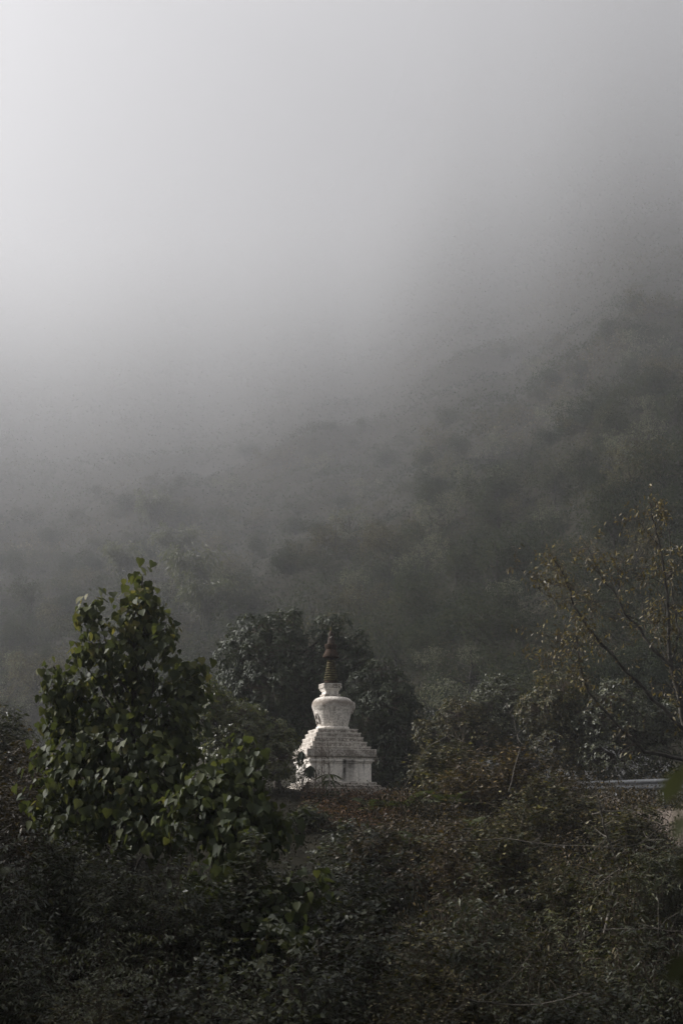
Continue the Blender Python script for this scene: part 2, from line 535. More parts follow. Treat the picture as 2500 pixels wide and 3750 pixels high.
def rough_box(hx, hy, z0, z1, cx=0., cy_=0., rz=0., chip=.012, seed=0, taper=0.0, n=None):
    """box with worn, slightly uneven faces and chipped arrises"""
    mb = MB()
    nx = n or max(4, int(hx * 2 / .09))
    nz = max(2, int((z1 - z0) / .06))
    gx = np.linspace(-1, 1, nx + 1)
    gz = np.linspace(0, 1, nz + 1)
    e1, e2 = .010 / hx, .028 / hx
    gx = np.unique(np.concatenate([gx, [-1 + e1, -1 + e2, 1 - e2, 1 - e1]]))
    e1, e2 = min(.2, .010 / (z1 - z0)), min(.4, .028 / (z1 - z0))
    gz = np.unique(np.concatenate([gz, [e1, e2, 1 - e2, 1 - e1]]))
    faces = []
    V = []
    def grid(fn, a, b):
        A, B = np.meshgrid(a, b, indexing='ij')
        pts = fn(A.ravel(), B.ravel())
        o = sum(len(v) for v in V)
        V.append(pts)
        na, nb = len(a), len(b)
        i = np.arange(na * nb).reshape(na, nb) + o
        faces.append(np.stack([i[:-1, :-1], i[1:, :-1], i[1:, 1:], i[:-1, 1:]], -1).reshape(-1, 4))
    tp = lambda b: 1 - taper * b
    grid(lambda a, b: np.stack([a * hx * tp(b), -hy * tp(b), z0 + b * (z1 - z0)], -1), gx, gz)
    grid(lambda a, b: np.stack([-a * hx * tp(b), hy * tp(b), z0 + b * (z1 - z0)], -1), gx, gz)
    grid(lambda a, b: np.stack([hx * tp(b), a * hy * tp(b), z0 + b * (z1 - z0)], -1), gx, gz)
    grid(lambda a, b: np.stack([-hx * tp(b), -a * hy * tp(b), z0 + b * (z1 - z0)], -1), gx, gz)
    grid(lambda a, b: np.stack([a * hx * (1 - taper), b * hy * (1 - taper), np.full_like(a, z1)], -1), gx, gx)
    grid(lambda a, b: np.stack([a * hx, -b * hy, np.full_like(a, z0)], -1), gx, gx)
    near_arris = []
    for k in range(len(V)):
        v = V[k]
        # rounding and chips where two faces meet
        ex = np.minimum(hx - np.abs(v[:, 0]), 9); ey = np.minimum(hy - np.abs(v[:, 1]), 9)
        ez = np.minimum(v[:, 2] - z0, z1 - v[:, 2])
        e = np.sort(np.stack([ex, ey, ez], -1), -1)
        edge = np.clip(1 - e[:, 1] / .03, 0, 1) ** 1.5
        near_arris.append(np.clip(1 - e[:, 1] / .05, 0, 1) * np.where(v[:, 2] > z1 - .06, 1, .5) + .0)  # nearness to an arris, strongest along the top; grime thins out there
        q = v * 6 + seed * 7.31
        nn = vnoise(q) * .5 + .5
        n2 = vnoise(v * 2.1 + seed * 3.7)
        c = np.array([0, 0, (z0 + z1) / 2])
        dirv = unit(np.where(np.stack([ex < .03, ey < .03, ez < .03], -1), v - c, 0) * np.array([1, 1, .6]) + 1e-9)
        V[k] = v - dirv * (edge * chip * (0.25 + 2.2 * np.clip(nn - .45, 0, 1) * 2))[:, None] + (n2 * chip * .35)[:, None] * unit(v - c) * np.array([1, 1, 0])
    pts = np.concatenate(V)
    cz, sz = math.cos(rz), math.sin(rz)
    x, y = pts[:, 0] * cz - pts[:, 1] * sz + cx, pts[:, 0] * sz + pts[:, 1] * cz + cy_
    mb.add(np.stack([x, y, pts[:, 2]], -1), quads=np.concatenate(faces), tint=np.concatenate(near_arris))
    return mb

def lathe(prof, n=72, cx=0., cy_=0., wob=0.0, seed=0, cap=True, close=False):
    mb = MB()
    prof = np.asarray(prof, float)
    th = np.arange(n) * 2 * math.pi / n
    V = np.stack([cx + prof[:, 0:1] * np.cos(th)[None], cy_ + prof[:, 0:1] * np.sin(th)[None], np.repeat(prof[:, 1:2], n, 1)], -1)
    if wob:
        w = vnoise(V * 3.1 + seed) * wob + vnoise(V * 9 + seed) * wob * .4
        V[..., 0] += w * np.cos(th)[None]; V[..., 1] += w * np.sin(th)[None]
    i = np.arange(len(prof) * n).reshape(len(prof), n)
    j = np.roll(i, -1, 1)
    mb.add(V.reshape(-1, 3), quads=np.stack([i[:-1], j[:-1], j[1:], i[1:]], -1).reshape(-1, 4))
    if cap:
        for row, rev in ((0, True), (len(prof) - 1, False)):
            c = V[row].mean(0)
            k = np.arange(n)
            tr = np.stack([k, (k + 1) % n, np.full(n, n)], -1)
            mb.add(np.concatenate([V[row], c[None]]), tris=tr[:, ::-1] if rev else tr)
    return mb

def px2(h): return h * SPX

def add_box(name, mat, h, y0, y1, cxp=0, chip=.012, seed=0, rz=0., gap=.004, hy=None, z1=None, z0=None):
    a = lv(y1, h) if z0 is None else z0
    b = lv(y0, h) if z1 is None else z1
    return rough_box(px2(h), px2(hy or h), a + gap, b, cxp * SPX, 0, rz, chip, seed).build(name, M[mat], stupa, sm=False), a, b

# foot: three weathered steps, plinth, mouldings, cornice
zz = 0
lay = [('base_step', 'mossy_stone', 492, 2108, 2200, .020), ('base_step', 'mossy_stone', 446, 2078, 2108, .018),
       ('base_step', 'stained', 410, 2045, 2078, .016), ('plinth', 'streaked', 359, 1826, 2045, .012),
       ('moulding', 'streaked', 372, 1806, 1826, .010), ('moulding', 'streaked', 386, 1783, 1806, .010),
       ('moulding', 'plaster', 374, 1752, 1783, .008),
       ('cornice', 'stained', 407, 1662, 1752, .009), ('step', 'stained', 358, 1632, 1662, .008),
       ('step', 'stained', 322, 1577, 1632, .008), ('step', 'stained', 292, 1522, 1577, .008),
       ('step', 'stained', 265, 1471, 1522, .008), ('step', 'stained', 236, 1427, 1471, .008)]
ztop = None
for i, (nm, mt, h, y0, y1, ch) in enumerate(lay):
    z1 = lv(y0, h)
    z0 = lv(y1, h) if ztop is None else ztop + .002
    if nm == 'step':                # pale nosing along the top of every step
        rough_box(px2(h) + .012, px2(h) + .012, z1 - .030, z1 + .003, -6 * SPX, 0, 0, ch, i + 51).build('nosing', M['stained'], stupa, sm=False)
        z1 -= .032
    rough_box(px2(h), px2(h), z0, z1, (0 if i < 8 else -6) * SPX, 0, 0, ch, i + 1).build(nm, M[mt], stupa, sm=False)
    ztop = z1 + (.035 if nm == 'step' else 0)
Z_STEP = ztop
CD = -7 * SPX
# lotus ring and dome
def zl(cy_): return lv(cy_, 200)
ringp = [(172, Z_STEP), (193, Z_STEP + .004)]
zr0, zr1 = Z_STEP, zl(1393)
for k in range(9):
    a = -math.pi / 2 + math.pi * k / 8
    ringp.append((186 + 10 * math.cos(a), (zr0 + zr1) / 2 + (zr1 - zr0) / 2 * math.sin(a)))
ringp.append((170, zr1 + .003))
lathe([(r * SPX, z) for r, z in ringp], 72, CD, 0, .004, 3).build('dome_ring', M['plaster'], stupa)
dp = [(176, 1397), (182, 1385), (187, 1360), (193, 1335), (201, 1305), (210, 1270), (219, 1235), (228, 1200), (234, 1192), (239, 1174), (243, 1163), (246, 1154),
      (246, 1142), (243, 1122), (237, 1103), (228, 1088), (214, 1074), (196, 1062), (172, 1052), (140, 1045), (96, 1041)]
prof = [(r * SPX, zl(c)) for r, c in dp]
prof[0] = (prof[0][0], zr1 + .002)
M['dome'] = plaster_mat('dome_whitewash', .55, band=(zl(1120), .20))
dome = lathe(prof, 110, CD, 0, .008, 11).build('dome', M['dome'], stupa)
tag(dome, 'bulging whitewashed dome with stained shoulder')
ZD = prof[-1][1]

# ruined niche on the left of the dome, broken ornament on the right
def ang_pt(adeg, rpx, cyrow):
    a = R(adeg)
    return np.array((CD + rpx * SPX * math.cos(a), rpx * SPX * math.sin(a), zl(cyrow)))
def niche(adeg, rows, name, broken):
    root = None
    a = R(adeg)
    out = np.array((math.cos(a), math.sin(a), 0)); tan = np.array((-math.sin(a), math.cos(a), 0))
    mb = MB()
    c = ang_pt(adeg, 0, 0); 
    z0, z1 = zl(rows[1]), zl(rows[0])
    rr = lambda z: np.interp(z, [p[1] for p in prof], [p[0] for p in prof])
    # arched raised border hugging the dome wall
    hw = 34 * SPX
    path = []
    for k in range(17):
        t = k / 16
        if t < .35: s, z = -hw, z0 + (z1 - z0) * .62 * t / .35
        elif t > .65: s, z = hw, z0 + (z1 - z0) * .62 * (1 - t) / .35
        else:
            b = math.pi * (t - .35) / .3
            s, z = -hw * math.cos(b), z0 + (z1 - z0) * (.62 + .38 * math.sin(b))
        w = vnoise(np.array([[k * .9, adeg, 3.]]))[0]
        path.append(np.array((CD, 0, 0)) + out * (rr(z) * math.cos(s / rr(z)) + .008 + .014 * w) + tan * s + np.array((0, 0, z)))
    mbf = MB()
    rad = [(.030 + .016 * vnoise(np.array([[k * 1.3, adeg * .1, 7.]]))[0]) * (0.45 if broken and 5 < k < 9 else 1) for k in range(17)]
    tube(mbf, path, rad, 7)
    fr = mbf.build('niche', M['stained'], stupa)
    # shallow dish with jagged rim, shade of a hollow put into its dark colour
    n = 15
    rim, ins = [], []
    for k in range(n):
        th = 2 * math.pi * k / n
        q = 1 + .25 * vnoise(np.array([[k * 1.7, adeg, 1.]]))[0]
        s = hw * .70 * math.cos(th) * q
        z = (z0 + z1) / 2 - .02 + (z1 - z0) * .40 * math.sin(th) * q
        rim.append(np.array((CD, 0, 0)) + out * (rr(z) * math.cos(s / rr(z)) + .013) + tan * s + np.array((0, 0, z)))
        ins.append(np.array((CD, 0, 0)) + out * (rr(z) - .004) + tan * s * .6 + np.array((0, 0, z * .7 + .3 * (z0 + z1) / 2)))
    V = np.array(rim + ins + [np.mean(ins, 0)])
    q = [(k, (k + 1) % n, n + (k + 1) % n, n + k) for k in range(n)]
    t = [(n + k, n + (k + 1) % n, 2 * n) for k in range(n)]
    mh = MB(); mh.add(V, tris=t, quads=q)
    mh.build('hollow', M['cavity'], fr, sm=False)
niche(180 - 15 - 34 + 62, (1240, 1370), 'niche', True)
# broken plaster ornament sticking out at the right shoulder
a0 = -YAW + R(-4)
mb = MB()
for k, (dz, rad, outp) in enumerate([(1198, .045, 236), (1178, .075, 246), (1150, .085, 252), (1122, .075, 250), (1102, .05, 240), (1096, .02, 226)]):
    pass
pts = [np.array((CD + o * SPX * math.cos(a0), o * SPX * math.sin(a0), zl(dz))) for dz, rad, o in
       [(1240, .04, 226), (1205, .045, 236), (1178, .075, 244), (1150, .085, 248), (1122, .08, 243), (1100, .055, 232)]]
tube(mb, pts, [.02, .045, .06, .07, .07, .05], 9)
pts = [np.array((CD + o * SPX * math.cos(a0), o * SPX * math.sin(a0), zl(dz))) for dz, o in [(1112, 200), (1108, 225), (1106, 246), (1104, 254)]]
tube(mb, pts, [.05, .05, .045, .02], 8)
mb.v = [v + (.02 * vnoise(v * 14))[:, None] for v in mb.v]
mb.build('ornament', M['stained'], stupa, sm=False)

# harmika: the square neck above the dome
HX = -37
hrz = R(3)
for i, (h, y0, y1, mt, ch) in enumerate([(96, 1022, 1056, 'stained', .010), (80, 984, 1022, 'plaster', .008), (90, 968, 984, 'plaster', .008),
                          (99, 952, 968, 'plaster', .008), (110, 897, 952, 'stained', .012)]):
    z1 = lv(y0, h); z0 = (ZD - .06 if i == 0 else ztop + .002)
    rough_box(px2(h), px2(h), z0, z1, HX * SPX, 0, hrz, ch, 30 + i, n=8).build('neck_block', M[mt], stupa, sm=False)
    ztop = z1
# spire: base disk, nine tapering rings on a core, parasol, collar, finial
def zs(cy_): return lv(cy_, 60)
CX = -28 * SPX
lathe([(70 * SPX, ztop + .002), (78 * SPX, ztop + .01), (80 * SPX, zs(880)), (76 * SPX, zs(868))], 40, CX, 0).build('spire_base', M['rusty'], stupa)
lathe([(66 * SPX, zs(869)), (38 * SPX, zs(600))], 32, CX, 0).build('spire_core', M['rusty'], stupa)
ry = np.linspace(855, 634, 9)
rrd = np.interp(ry, [634, 855], [47, 85])
for k, (c, r_) in enumerate(zip(ry, rrd)):
    hh = 9.5 * SPX; z = zs(c)
    pr = [((r_ - 16) * SPX, z - hh)] + [((r_ - 8 + 8 * math.cos(b)) * SPX, z + hh * math.sin(b)) for b in np.linspace(-1.4, 1.4, 8)] + [((r_ - 16) * SPX, z + hh)]
    lathe(pr, 44, CX, 0, .004, 40 + k).build('ring', M['moss_metal'], stupa)
lathe([(40 * SPX, zs(600)), (94 * SPX, zs(596)), (97 * SPX, zs(584)), (90 * SPX, zs(560)), (74 * SPX, zs(530)), (66 * SPX, zs(508)), (62 * SPX, zs(500))], 44, CX, 0, .006, 5).build('parasol', M['rusty'], stupa)
lathe([(58 * SPX, zs(502)), (64 * SPX, zs(486)), (73 * SPX, zs(462)), (76 * SPX, zs(448)), (70 * SPX, zs(438)), (44 * SPX, zs(434))], 40, CX, 0, .004, 6).build('collar', M['rusty'], stupa)
mb = lathe([(42 * SPX, zs(438)), (40 * SPX, zs(420)), (33 * SPX, zs(380)), (29 * SPX, zs(345)), (25 * SPX, zs(310)), (14 * SPX, zs(285)), (9 * SPX, zs(277))], 18, CX, 0, .018, 9)
fin = mb.build('finial', M['wood'], stupa, sm=False)
lathe([(7 * SPX, zs(280)), (12 * SPX, zs(268)), (11 * SPX, zs(255)), (6 * SPX, zs(240)), (1 * SPX, zs(231))], 14, CX - 2 * SPX, 0).build('tip', M['moss_metal'], fin)
# torn pale scrap on the finial
mb = MB()
sc = [(-14, 358), (-4, 352), (6, 350), (11, 342), (8, 360), (-1, 366), (-4, 374)]
V = [(CX + (a * math.cos(-YAW)) * SPX + (-36 * SPX) * math.sin(YAW), (a * math.sin(-YAW)) * SPX - 36 * SPX, zs(b)) for a, b in sc]
V2 = [(x, y + .012, z) for x, y, z in V]
n_ = len(V)
mb.add(V + V2, tris=[(0, i, i + 1) for i in range(1, n_ - 1)] + [(n_, n_ + i + 1, n_ + i) for i in range(1, n_ - 1)],
       quads=[(i, n_ + i, n_ + (i + 1) % n_, (i + 1) % n_) for i in range(n_)])
mb.build('scrap', M['plaster'], fin, sm=False)

# ------------------------------------------------------------------ plant builders
def rand_in_ball(n, r=rng, shell=.45):
    d = unit(r.normal(size=(n, 3)))
    rad = r.random(n) ** (1 / 3)
    rad = shell + (1 - shell) * rad
    return d * rad[:, None]

def lobed_plant(name, label, cat, d, lobes, base, tpl, mat, size, n_clu, per, trunk_r, droop=.5, style='whorl', seed=1,
                group=None, bark='bark', keep_single=0, leaf_name='leaf', tint_hi=.0, depth_k=1.0, extra_stems=1, twig_r=.006, up=.35):
    """tree or shrub: trunk and limbs to each lobe of the crown, twigs to clusters, leaves on every cluster.
    lobes: photograph position and radii (u, v, ru, rv[, dy])"""
    r = np.random.default_rng(seed)
    k = px(d)
    root = thing(name, label, cat, base, 0, group)
    b = np.asarray(base, float)
    L = []
    for lo in lobes:
        dy = lo[4] if len(lo) > 4 else 0
        c = P(lo[0], lo[1], d + dy)
        L.append((c - b, lo[2] * k, lo[3] * k))
    if style == 'whorl':
        for (c, ru, rv) in list(L):
            for _ in range(3):
                e = unit(r.normal(size=3) * (1, .8, 1) + (0, -.1, .25))
                L.append((c + e * (ru * .95, ru * .9, rv * .95), ru * r.uniform(.22, .42), rv * r.uniform(.22, .42)))
    tr, tw = MB(), MB()
    ctr = np.mean([l_[0] for l_ in L], 0)
    zmid = ctr[2] * .55
    # trunk up to the highest lobe, limbs off it
    top = max(L, key=lambda q: q[0][2])[0]
    tp = curve((0, 0, -.15), top, ((ctr[0] - top[0] / 2) * .4, 0, 0), 12, trunk_r * .5, r)
    tube(tr, tp, np.linspace(trunk_r, trunk_r * .18, 12), 8)
    wts = np.array([l_[1] * l_[2] for l_ in L]); wts /= wts.sum()
    P_, Y_, N_, S_ = [], [], [], []
    for (c, ru, rv), w in zip(L, wts):
        zz_ = np.clip(c[2] - rv * .9, .1, None)
        i = int(np.argmin(np.abs(tp[:, 2] - min(zz_ * .75, tp[-2, 2]))))
        tube(tr, curve(tp[i], c, (0, 0, -.12 * np.linalg.norm(c - tp[i])), 8, .012 * np.linalg.norm(c - tp[i]), r),
             np.linspace(trunk_r * .42, trunk_r * .12, 8), 6)
        n = max(3, int(n_clu * w))
        q = rand_in_ball(n, r, .5) * np.array((ru, ru * depth_k, rv))
        a = c + q
        dirs = unit(q / np.array((ru, ru * depth_k, rv)))
        for j in range(n):
            if r.random() < .6:
                tube(tw, curve(c + q[j] * .15, a[j], (0, 0, -.04), 4, .01, r), np.linspace(twig_r * 1.6, twig_r * .6, 4), 4)
        if style == 'whorl':
            for j in range(n):
                m = int(per * (.7 + .6 * r.random()))
                th = np.arange(m) * 2.4 + r.random() * 6
                ax = unit(dirs[j] + np.array((0, 0, .5)) + r.normal(0, .25, 3))
                e1 = unit(np.cross(ax, (0.3, .9, .1))); e2 = np.cross(ax, e1)
                rad = np.cos(th)[:, None] * e1 + np.sin(th)[:, None] * e2
                y = rad * .8 + ax * (.1 + .4 * r.random((m, 1))) - np.array((0, 0, droop)) * (.5 + r.random((m, 1)))
                P_.append(a[j] + rad * size * .10 + r.normal(0, size * .25, (m, 3)))
                Y_.append(y); N_.append(ax + r.normal(0, .3, (m, 3))); S_.append(size * r.uniform(.6, 1.15, m))
        else:   # hanging singly: tips down, blades facing outwards
            m = per
            pp = a[:, None] + np.clip(r.normal(0, 1, (n, m, 3)), -1.5, 1.5) * size * np.array((.95, .95, .9))
            y = dirs[:, None] * .35 + r.normal(0, .27, (n, m, 3)) - np.array((0, 0, droop + .35))
            nn = dirs[:, None] * .9 + r.normal(0, .32, (n, m, 3)) + np.array((0, 0, up))
            P_.append(pp.reshape(-1, 3)); Y_.append(y.reshape(-1, 3)); N_.append(nn.reshape(-1, 3))
            S_.append(size * (.42 + .8 * r.random(n * m) ** .8))
    P_, Y_, N_, S_ = map(np.concatenate, (P_, Y_, N_, S_))
    T_ = np.clip(r.beta(2.2, 2.2, len(P_)) + tint_hi + (.22 * smooth(.6, 1.0, P_[:, 2] / P_[:, 2].max()) if style == 'hang' and tint_hi >= 0 else 0), 0, 1)   # upper leaves yellower and lighter: sunlit crown top put into the tint
    # keep leaves above the ground
    g = height(P_[:, 0] + b[0], P_[:, 1] + b[1], False) - b[2]
    ok = P_[:, 2] > g + .03
    P_, Y_, N_, S_, T_ = P_[ok], Y_[ok], N_[ok], S_[ok], T_[ok]
    tr.build('trunk' if trunk_r > .03 else 'stem', M[bark], root)
    if tw.n: tw.build('twigs', M['twig'], root)['kind'] = 'stuff'
    single = np.zeros(len(P_), bool)
    if keep_single:
        # the leaves that show largest: those on the side of the camera, not shaded by others in front
        f = -P_[:, 1] + r.random(len(P_)) * 1.2
        cell = {}
        order = np.argsort(-f)
        cnt = 0
        for i in order:
            key = (int(P_[i, 0] / (size * 1.05)), int(P_[i, 2] / (size * 1.05)))
            if key in cell: continue
            cell[key] = 1; single[i] = True; cnt += 1
            if cnt >= keep_single: break
    mb = MB()
    scatter(mb, tpl, P_[~single], Y_[~single], N_[~single], S_[~single], T_[~single])
    o = mb.build('foliage', M[mat], root)
    o['kind'] = 'stuff'
    if keep_single:
        singles(root, tpl, mat, P_[single], Y_[single], N_[single], S_[single], T_[single], leaf_name)
    return root

_leafmesh = {}
def singles(root, tpl, mat, Ps, Ys, Ns, Ss, Ts, name='leaf'):
    for p, y, nn, s, t in zip(Ps, Ys, Ns, Ss, Ts):
        q = int(min(7, t * 8))
        key = (id(tpl), mat, q)
        if key not in _leafmesh:
            mb = MB(); mb.add(tpl[0], tris=tpl[1], tint=(q + .5) / 8)
            _leafmesh[key] = mb.mesh(name, M[mat])
        o = bpy.data.objects.new(name, _leafmesh[key])
        yv = Vector(unit(y)); x = Vector(unit(np.cross(unit(y), nn))); z = x.cross(yv)
        mtx = Matrix(((x[0], yv[0], z[0], p[0]), (x[1], yv[1], z[1], p[1]), (x[2], yv[2], z[2], p[2]), (0, 0, 0, 1)))
        COL.objects.link(o)
        o.parent = root
        o.matrix_local = mtx @ Matrix.Scale(float(s), 4)

def shrub(name, label, u, vtop, d, width, tpl, mat, size, n_stem=16, twigs=9, per=9, droop=.35, seed=1, cat='shrub', group=None,
          bark='twig', tint_hi=0., stem_r=.012, bare=False, lean=(0, 0), pair=True, keep_single=0, depth=None, ground_off=0.0):
    """arching stems from one foot, side twigs, leaves in rows along the twigs.
    u, vtop: photograph position of its top; width in photograph pixels"""
    r = np.random.default_rng(seed + 100)
    top = P(u, vtop, d)
    x0, y0 = float(top[0]), float(top[1])
    z0 = H1(x0, y0, False) + ground_off
    Hh = max(.4, top[2] - z0)
    W = width * px(d) / 2
    Dp = depth or W * .8
    root = thing(name, label, cat, (x0, y0, z0), 0, group)
    st = MB()
    P_, Y_, N_, S_ = [], [], [], []
    for s in range(n_stem):
        th = r.uniform(0, 2 * math.pi)
        q = math.sqrt(r.random())
        tip = np.array((W * q * math.cos(th) + lean[0], Dp * q * math.sin(th) + lean[1], Hh * (1 - .55 * q * q) * r.uniform(.72, 1.0)))
        foot = np.array((W * .25 * q * math.cos(th), Dp * .25 * q * math.sin(th), -.1))
        pts = curve(foot, tip, np.array((-tip[0] * .15, -tip[1] * .15, Hh * .18)), 9, .025 * Hh ** .5, r)
        rr_ = stem_r * r.uniform(.6, 1.2)
        tube(st, pts, np.linspace(rr_, rr_ * .25, 9), 5)
        for t in range(twigs):
            f = 1 - .62 * r.random() ** 1.5
            i = min(7, int(f * 8)); fr = f * 8 - i
            p0 = pts[i] * (1 - fr) + pts[i + 1] * fr
            sd = unit(pts[i + 1] - pts[i])
            dr = unit(sd * .55 + r.normal(0, .65, 3) + np.array((0, 0, .15)))
            ln = r.uniform(.25, .6) * min(1.2, .35 + .35 * Hh)
            p1 = p0 + dr * ln - np.array((0, 0, droop * ln * .5))
            tpnts = curve(p0, p1, np.array((0, 0, droop * ln * .35)), 5, .01, r)
            tube(st, tpnts[[0, 2, 4]], np.linspace(rr_ * .38, rr_ * .14, 3), 3)
            if bare and r.random() < .8: continue
            m = max(3, int(per * r.uniform(.6, 1.3)))
            g = np.linspace(.15, 1.0, m)
            ii = np.minimum(3, (g * 4).astype(int)); ff = (g * 4 - ii)[:, None]
            lp = tpnts[ii] * (1 - ff) + tpnts[ii + 1] * ff
            ld = unit(tpnts[ii + 1] - tpnts[ii])
            sidev = unit(np.cross(ld, (0, 0, 1.0)))
            sg = np.where(np.arange(m) % 2 == 0, 1, -1)[:, None]
            y = ld * .55 + sidev * sg * .85 + r.normal(0, .22, (m, 3)) - np.array((0, 0, droop * .8))
            nn = np.array((0, 0, 1.0)) + r.normal(0, .38, (m, 3))
            P_.append(lp); Y_.append(y); N_.append(nn); S_.append(size * r.uniform(.6, 1.15, m) * np.clip(1.15 - .3 * g, .7, 1.1))
    st.build('stem', M[bark], root)
    if P_:
        P_, Y_, N_, S_ = map(np.concatenate, (P_, Y_, N_, S_))
        T_ = np.clip(r.beta(1.8, 2.2, len(P_)) + tint_hi, 0, 1)
        gz = height(P_[:, 0] + x0, P_[:, 1] + y0, False) - z0
        ok = P_[:, 2] > gz + .02
        P_, Y_, N_, S_, T_ = P_[ok], Y_[ok], N_[ok], S_[ok], T_[ok]
        single = np.zeros(len(P_), bool)
        if keep_single:
            single[np.argsort(P_[:, 1])[:keep_single]] = True
            singles(root, tpl, mat, P_[single], Y_[single], N_[single], S_[single], T_[single])
        if (~single).sum():
            mb = MB(); scatter(mb, tpl, P_[~single], Y_[~single], N_[~single], S_[~single], T_[~single])
            o = mb.build('foliage', M[mat], root); o['kind'] = 'stuff'
    return root

HEART, LANCE, LANCE_W, OVAL, SMALL = leaf_heart(), leaf_four(.14, .14), leaf_lance(.19, .2), leaf_four(.27), leaf_small(.26)
NARROW = leaf_lance(.085, .2)

def foot(u, d, off=0):
    p = P(u, 2900, d)
    return (float(p[0]), float(p[1]), H1(p[0], p[1], False) + off)

# ------------------------------------------------------------------ trees of the middle ground
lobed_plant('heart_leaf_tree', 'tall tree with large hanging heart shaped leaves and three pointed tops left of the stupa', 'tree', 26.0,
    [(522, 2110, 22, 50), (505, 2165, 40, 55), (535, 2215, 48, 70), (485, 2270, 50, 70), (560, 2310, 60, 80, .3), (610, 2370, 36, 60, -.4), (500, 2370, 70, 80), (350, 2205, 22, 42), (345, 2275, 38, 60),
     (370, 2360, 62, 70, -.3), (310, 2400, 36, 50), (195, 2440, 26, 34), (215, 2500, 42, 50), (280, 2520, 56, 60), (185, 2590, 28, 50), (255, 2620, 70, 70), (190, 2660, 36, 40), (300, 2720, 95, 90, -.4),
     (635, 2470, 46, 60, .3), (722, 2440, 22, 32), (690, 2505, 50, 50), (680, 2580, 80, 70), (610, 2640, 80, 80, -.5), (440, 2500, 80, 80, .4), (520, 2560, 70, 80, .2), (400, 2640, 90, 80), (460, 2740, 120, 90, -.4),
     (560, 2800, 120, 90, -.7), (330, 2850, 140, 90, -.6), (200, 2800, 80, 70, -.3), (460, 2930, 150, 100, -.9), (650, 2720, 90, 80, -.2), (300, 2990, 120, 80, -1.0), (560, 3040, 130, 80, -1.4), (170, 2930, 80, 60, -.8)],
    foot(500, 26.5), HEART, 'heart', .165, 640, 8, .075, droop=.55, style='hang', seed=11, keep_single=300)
lobed_plant('heart_leaf_tree', 'low heart leaved tree with broad drooping leaves just left of the stupa foot', 'tree', 23.5,
    [(915, 2745, 38, 32), (860, 2800, 60, 50), (900, 2870, 60, 48, -.3), (780, 2880, 90, 70, -.3), (940, 2975, 70, 50, -.6), (860, 3000, 110, 70, -.6), (720, 2970, 100, 80, -.6),
     (1020, 3025, 45, 38, -.6), (870, 3090, 120, 60, -1), (1000, 3300, 80, 36, -2.2), (900, 3390, 80, 40, -2.4), (1120, 3260, 60, 30, -2.2), (760, 3240, 90, 40, -2.0), (1060, 3420, 70, 34, -2.6)],
    foot(930, 24.0), HEART, 'heart', .165, 330, 6, .06, droop=.5, style='hang', seed=12, keep_single=220, tint_hi=-.08)

lobed_plant('evergreen_tree', 'large round dark evergreen tree right behind the stupa', 'tree', 52.0,
    [(940, 2310, 105, 75), (1040, 2300, 90, 70), (870, 2390, 85, 80), (980, 2400, 140, 100, -.6), (1110, 2380, 120, 90), (880, 2490, 95, 80), (1000, 2520, 160, 110, -1),
     (1140, 2500, 130, 110, -.6), (1215, 2305, 85, 55), (1295, 2350, 70, 45), (1330, 2420, 50, 40), (1240, 2420, 90, 65), (850, 2560, 80, 60), (960, 2640, 160, 90, -1), (1120, 2640, 140, 110, -.6)],
    foot(1020, 52), leaf_four(.2, .25), 'evergreen', .21, 2100, 10, .16, droop=.55, seed=21)
lobed_plant('evergreen_tree', 'lower dark evergreen tree against the hill just right of the stupa dome', 'tree', 50.0,
    [(1400, 2460, 65, 50), (1450, 2500, 60, 60), (1340, 2520, 80, 70), (1420, 2580, 110, 80, -.5), (1490, 2600, 65, 60), (1340, 2640, 110, 90, -.4), (1460, 2700, 110, 90, -.6),
     (1380, 2780, 120, 90, -.8), (1500, 2800, 90, 70, -.8), (1560, 2740, 80, 80, -.8), (1330, 2840, 110, 60, -1), (1480, 2860, 110, 50, -1)],
    foot(1410, 50), leaf_four(.2, .25), 'evergreen', .18, 1600, 10, .12, droop=.5, seed=22)
lobed_plant('olive_tree', 'olive green small leaved tree between the heart leaved tree and the round evergreen', 'tree', 40.0,
    [(760, 2530, 50, 45), (800, 2580, 70, 60), (880, 2610, 80, 55, .4), (760, 2650, 90, 70), (880, 2690, 110, 70), (990, 2680, 80, 55), (1040, 2720, 60, 50), (1010, 2780, 100, 70, -.4), (840, 2780, 120, 80, -.4)],
    foot(870, 40.5), OVAL, 'olive', .11, 1300, 10, .07, droop=.25, seed=23, bark='bark')

# shrubs of the hedge beyond the road, right
hedge = [
    ('rounded dark shrub forming the left shoulder of the hedge beyond the guardrail', [(1690, 2620, 90, 60), (1620, 2700, 100, 70), (1740, 2700, 110, 80), (1640, 2800, 130, 80)], 'mixed', 48, 31),
    ('tall dark shrub topping the hedge beyond the guardrail under the bare branches', [(1850, 2530, 95, 55), (1780, 2590, 90, 60), (1900, 2600, 110, 70), (1830, 2700, 130, 90), (1900, 2800, 110, 70)], 'dark', 50, 32),
    ('olive shrub with pale round leaves in the hedge above the middle of the guardrail', [(2050, 2520, 110, 60), (2000, 2600, 120, 80), (2120, 2620, 110, 80), (2050, 2720, 140, 90), (2130, 2800, 110, 70)], 'mixed', 47, 33),
    ('dark shrub behind the leaning trunk at the right end of the hedge', [(2260, 2560, 110, 60), (2210, 2650, 110, 80), (2330, 2660, 120, 90), (2260, 2770, 150, 90), (2420, 2740, 100, 110), (2470, 2620, 70, 70)], 'dark', 46, 34),
]
for lb, lo, mt, d, sd in hedge:
    lobed_plant('hedge_shrub', lb, 'shrub', d, lo, foot(lo[-1][0], d), OVAL, mt, .13, 1700, 9, .045, droop=.3, seed=sd, group='shrubs of the hedge beyond the guardrail', bark='twig', tint_hi=.05)

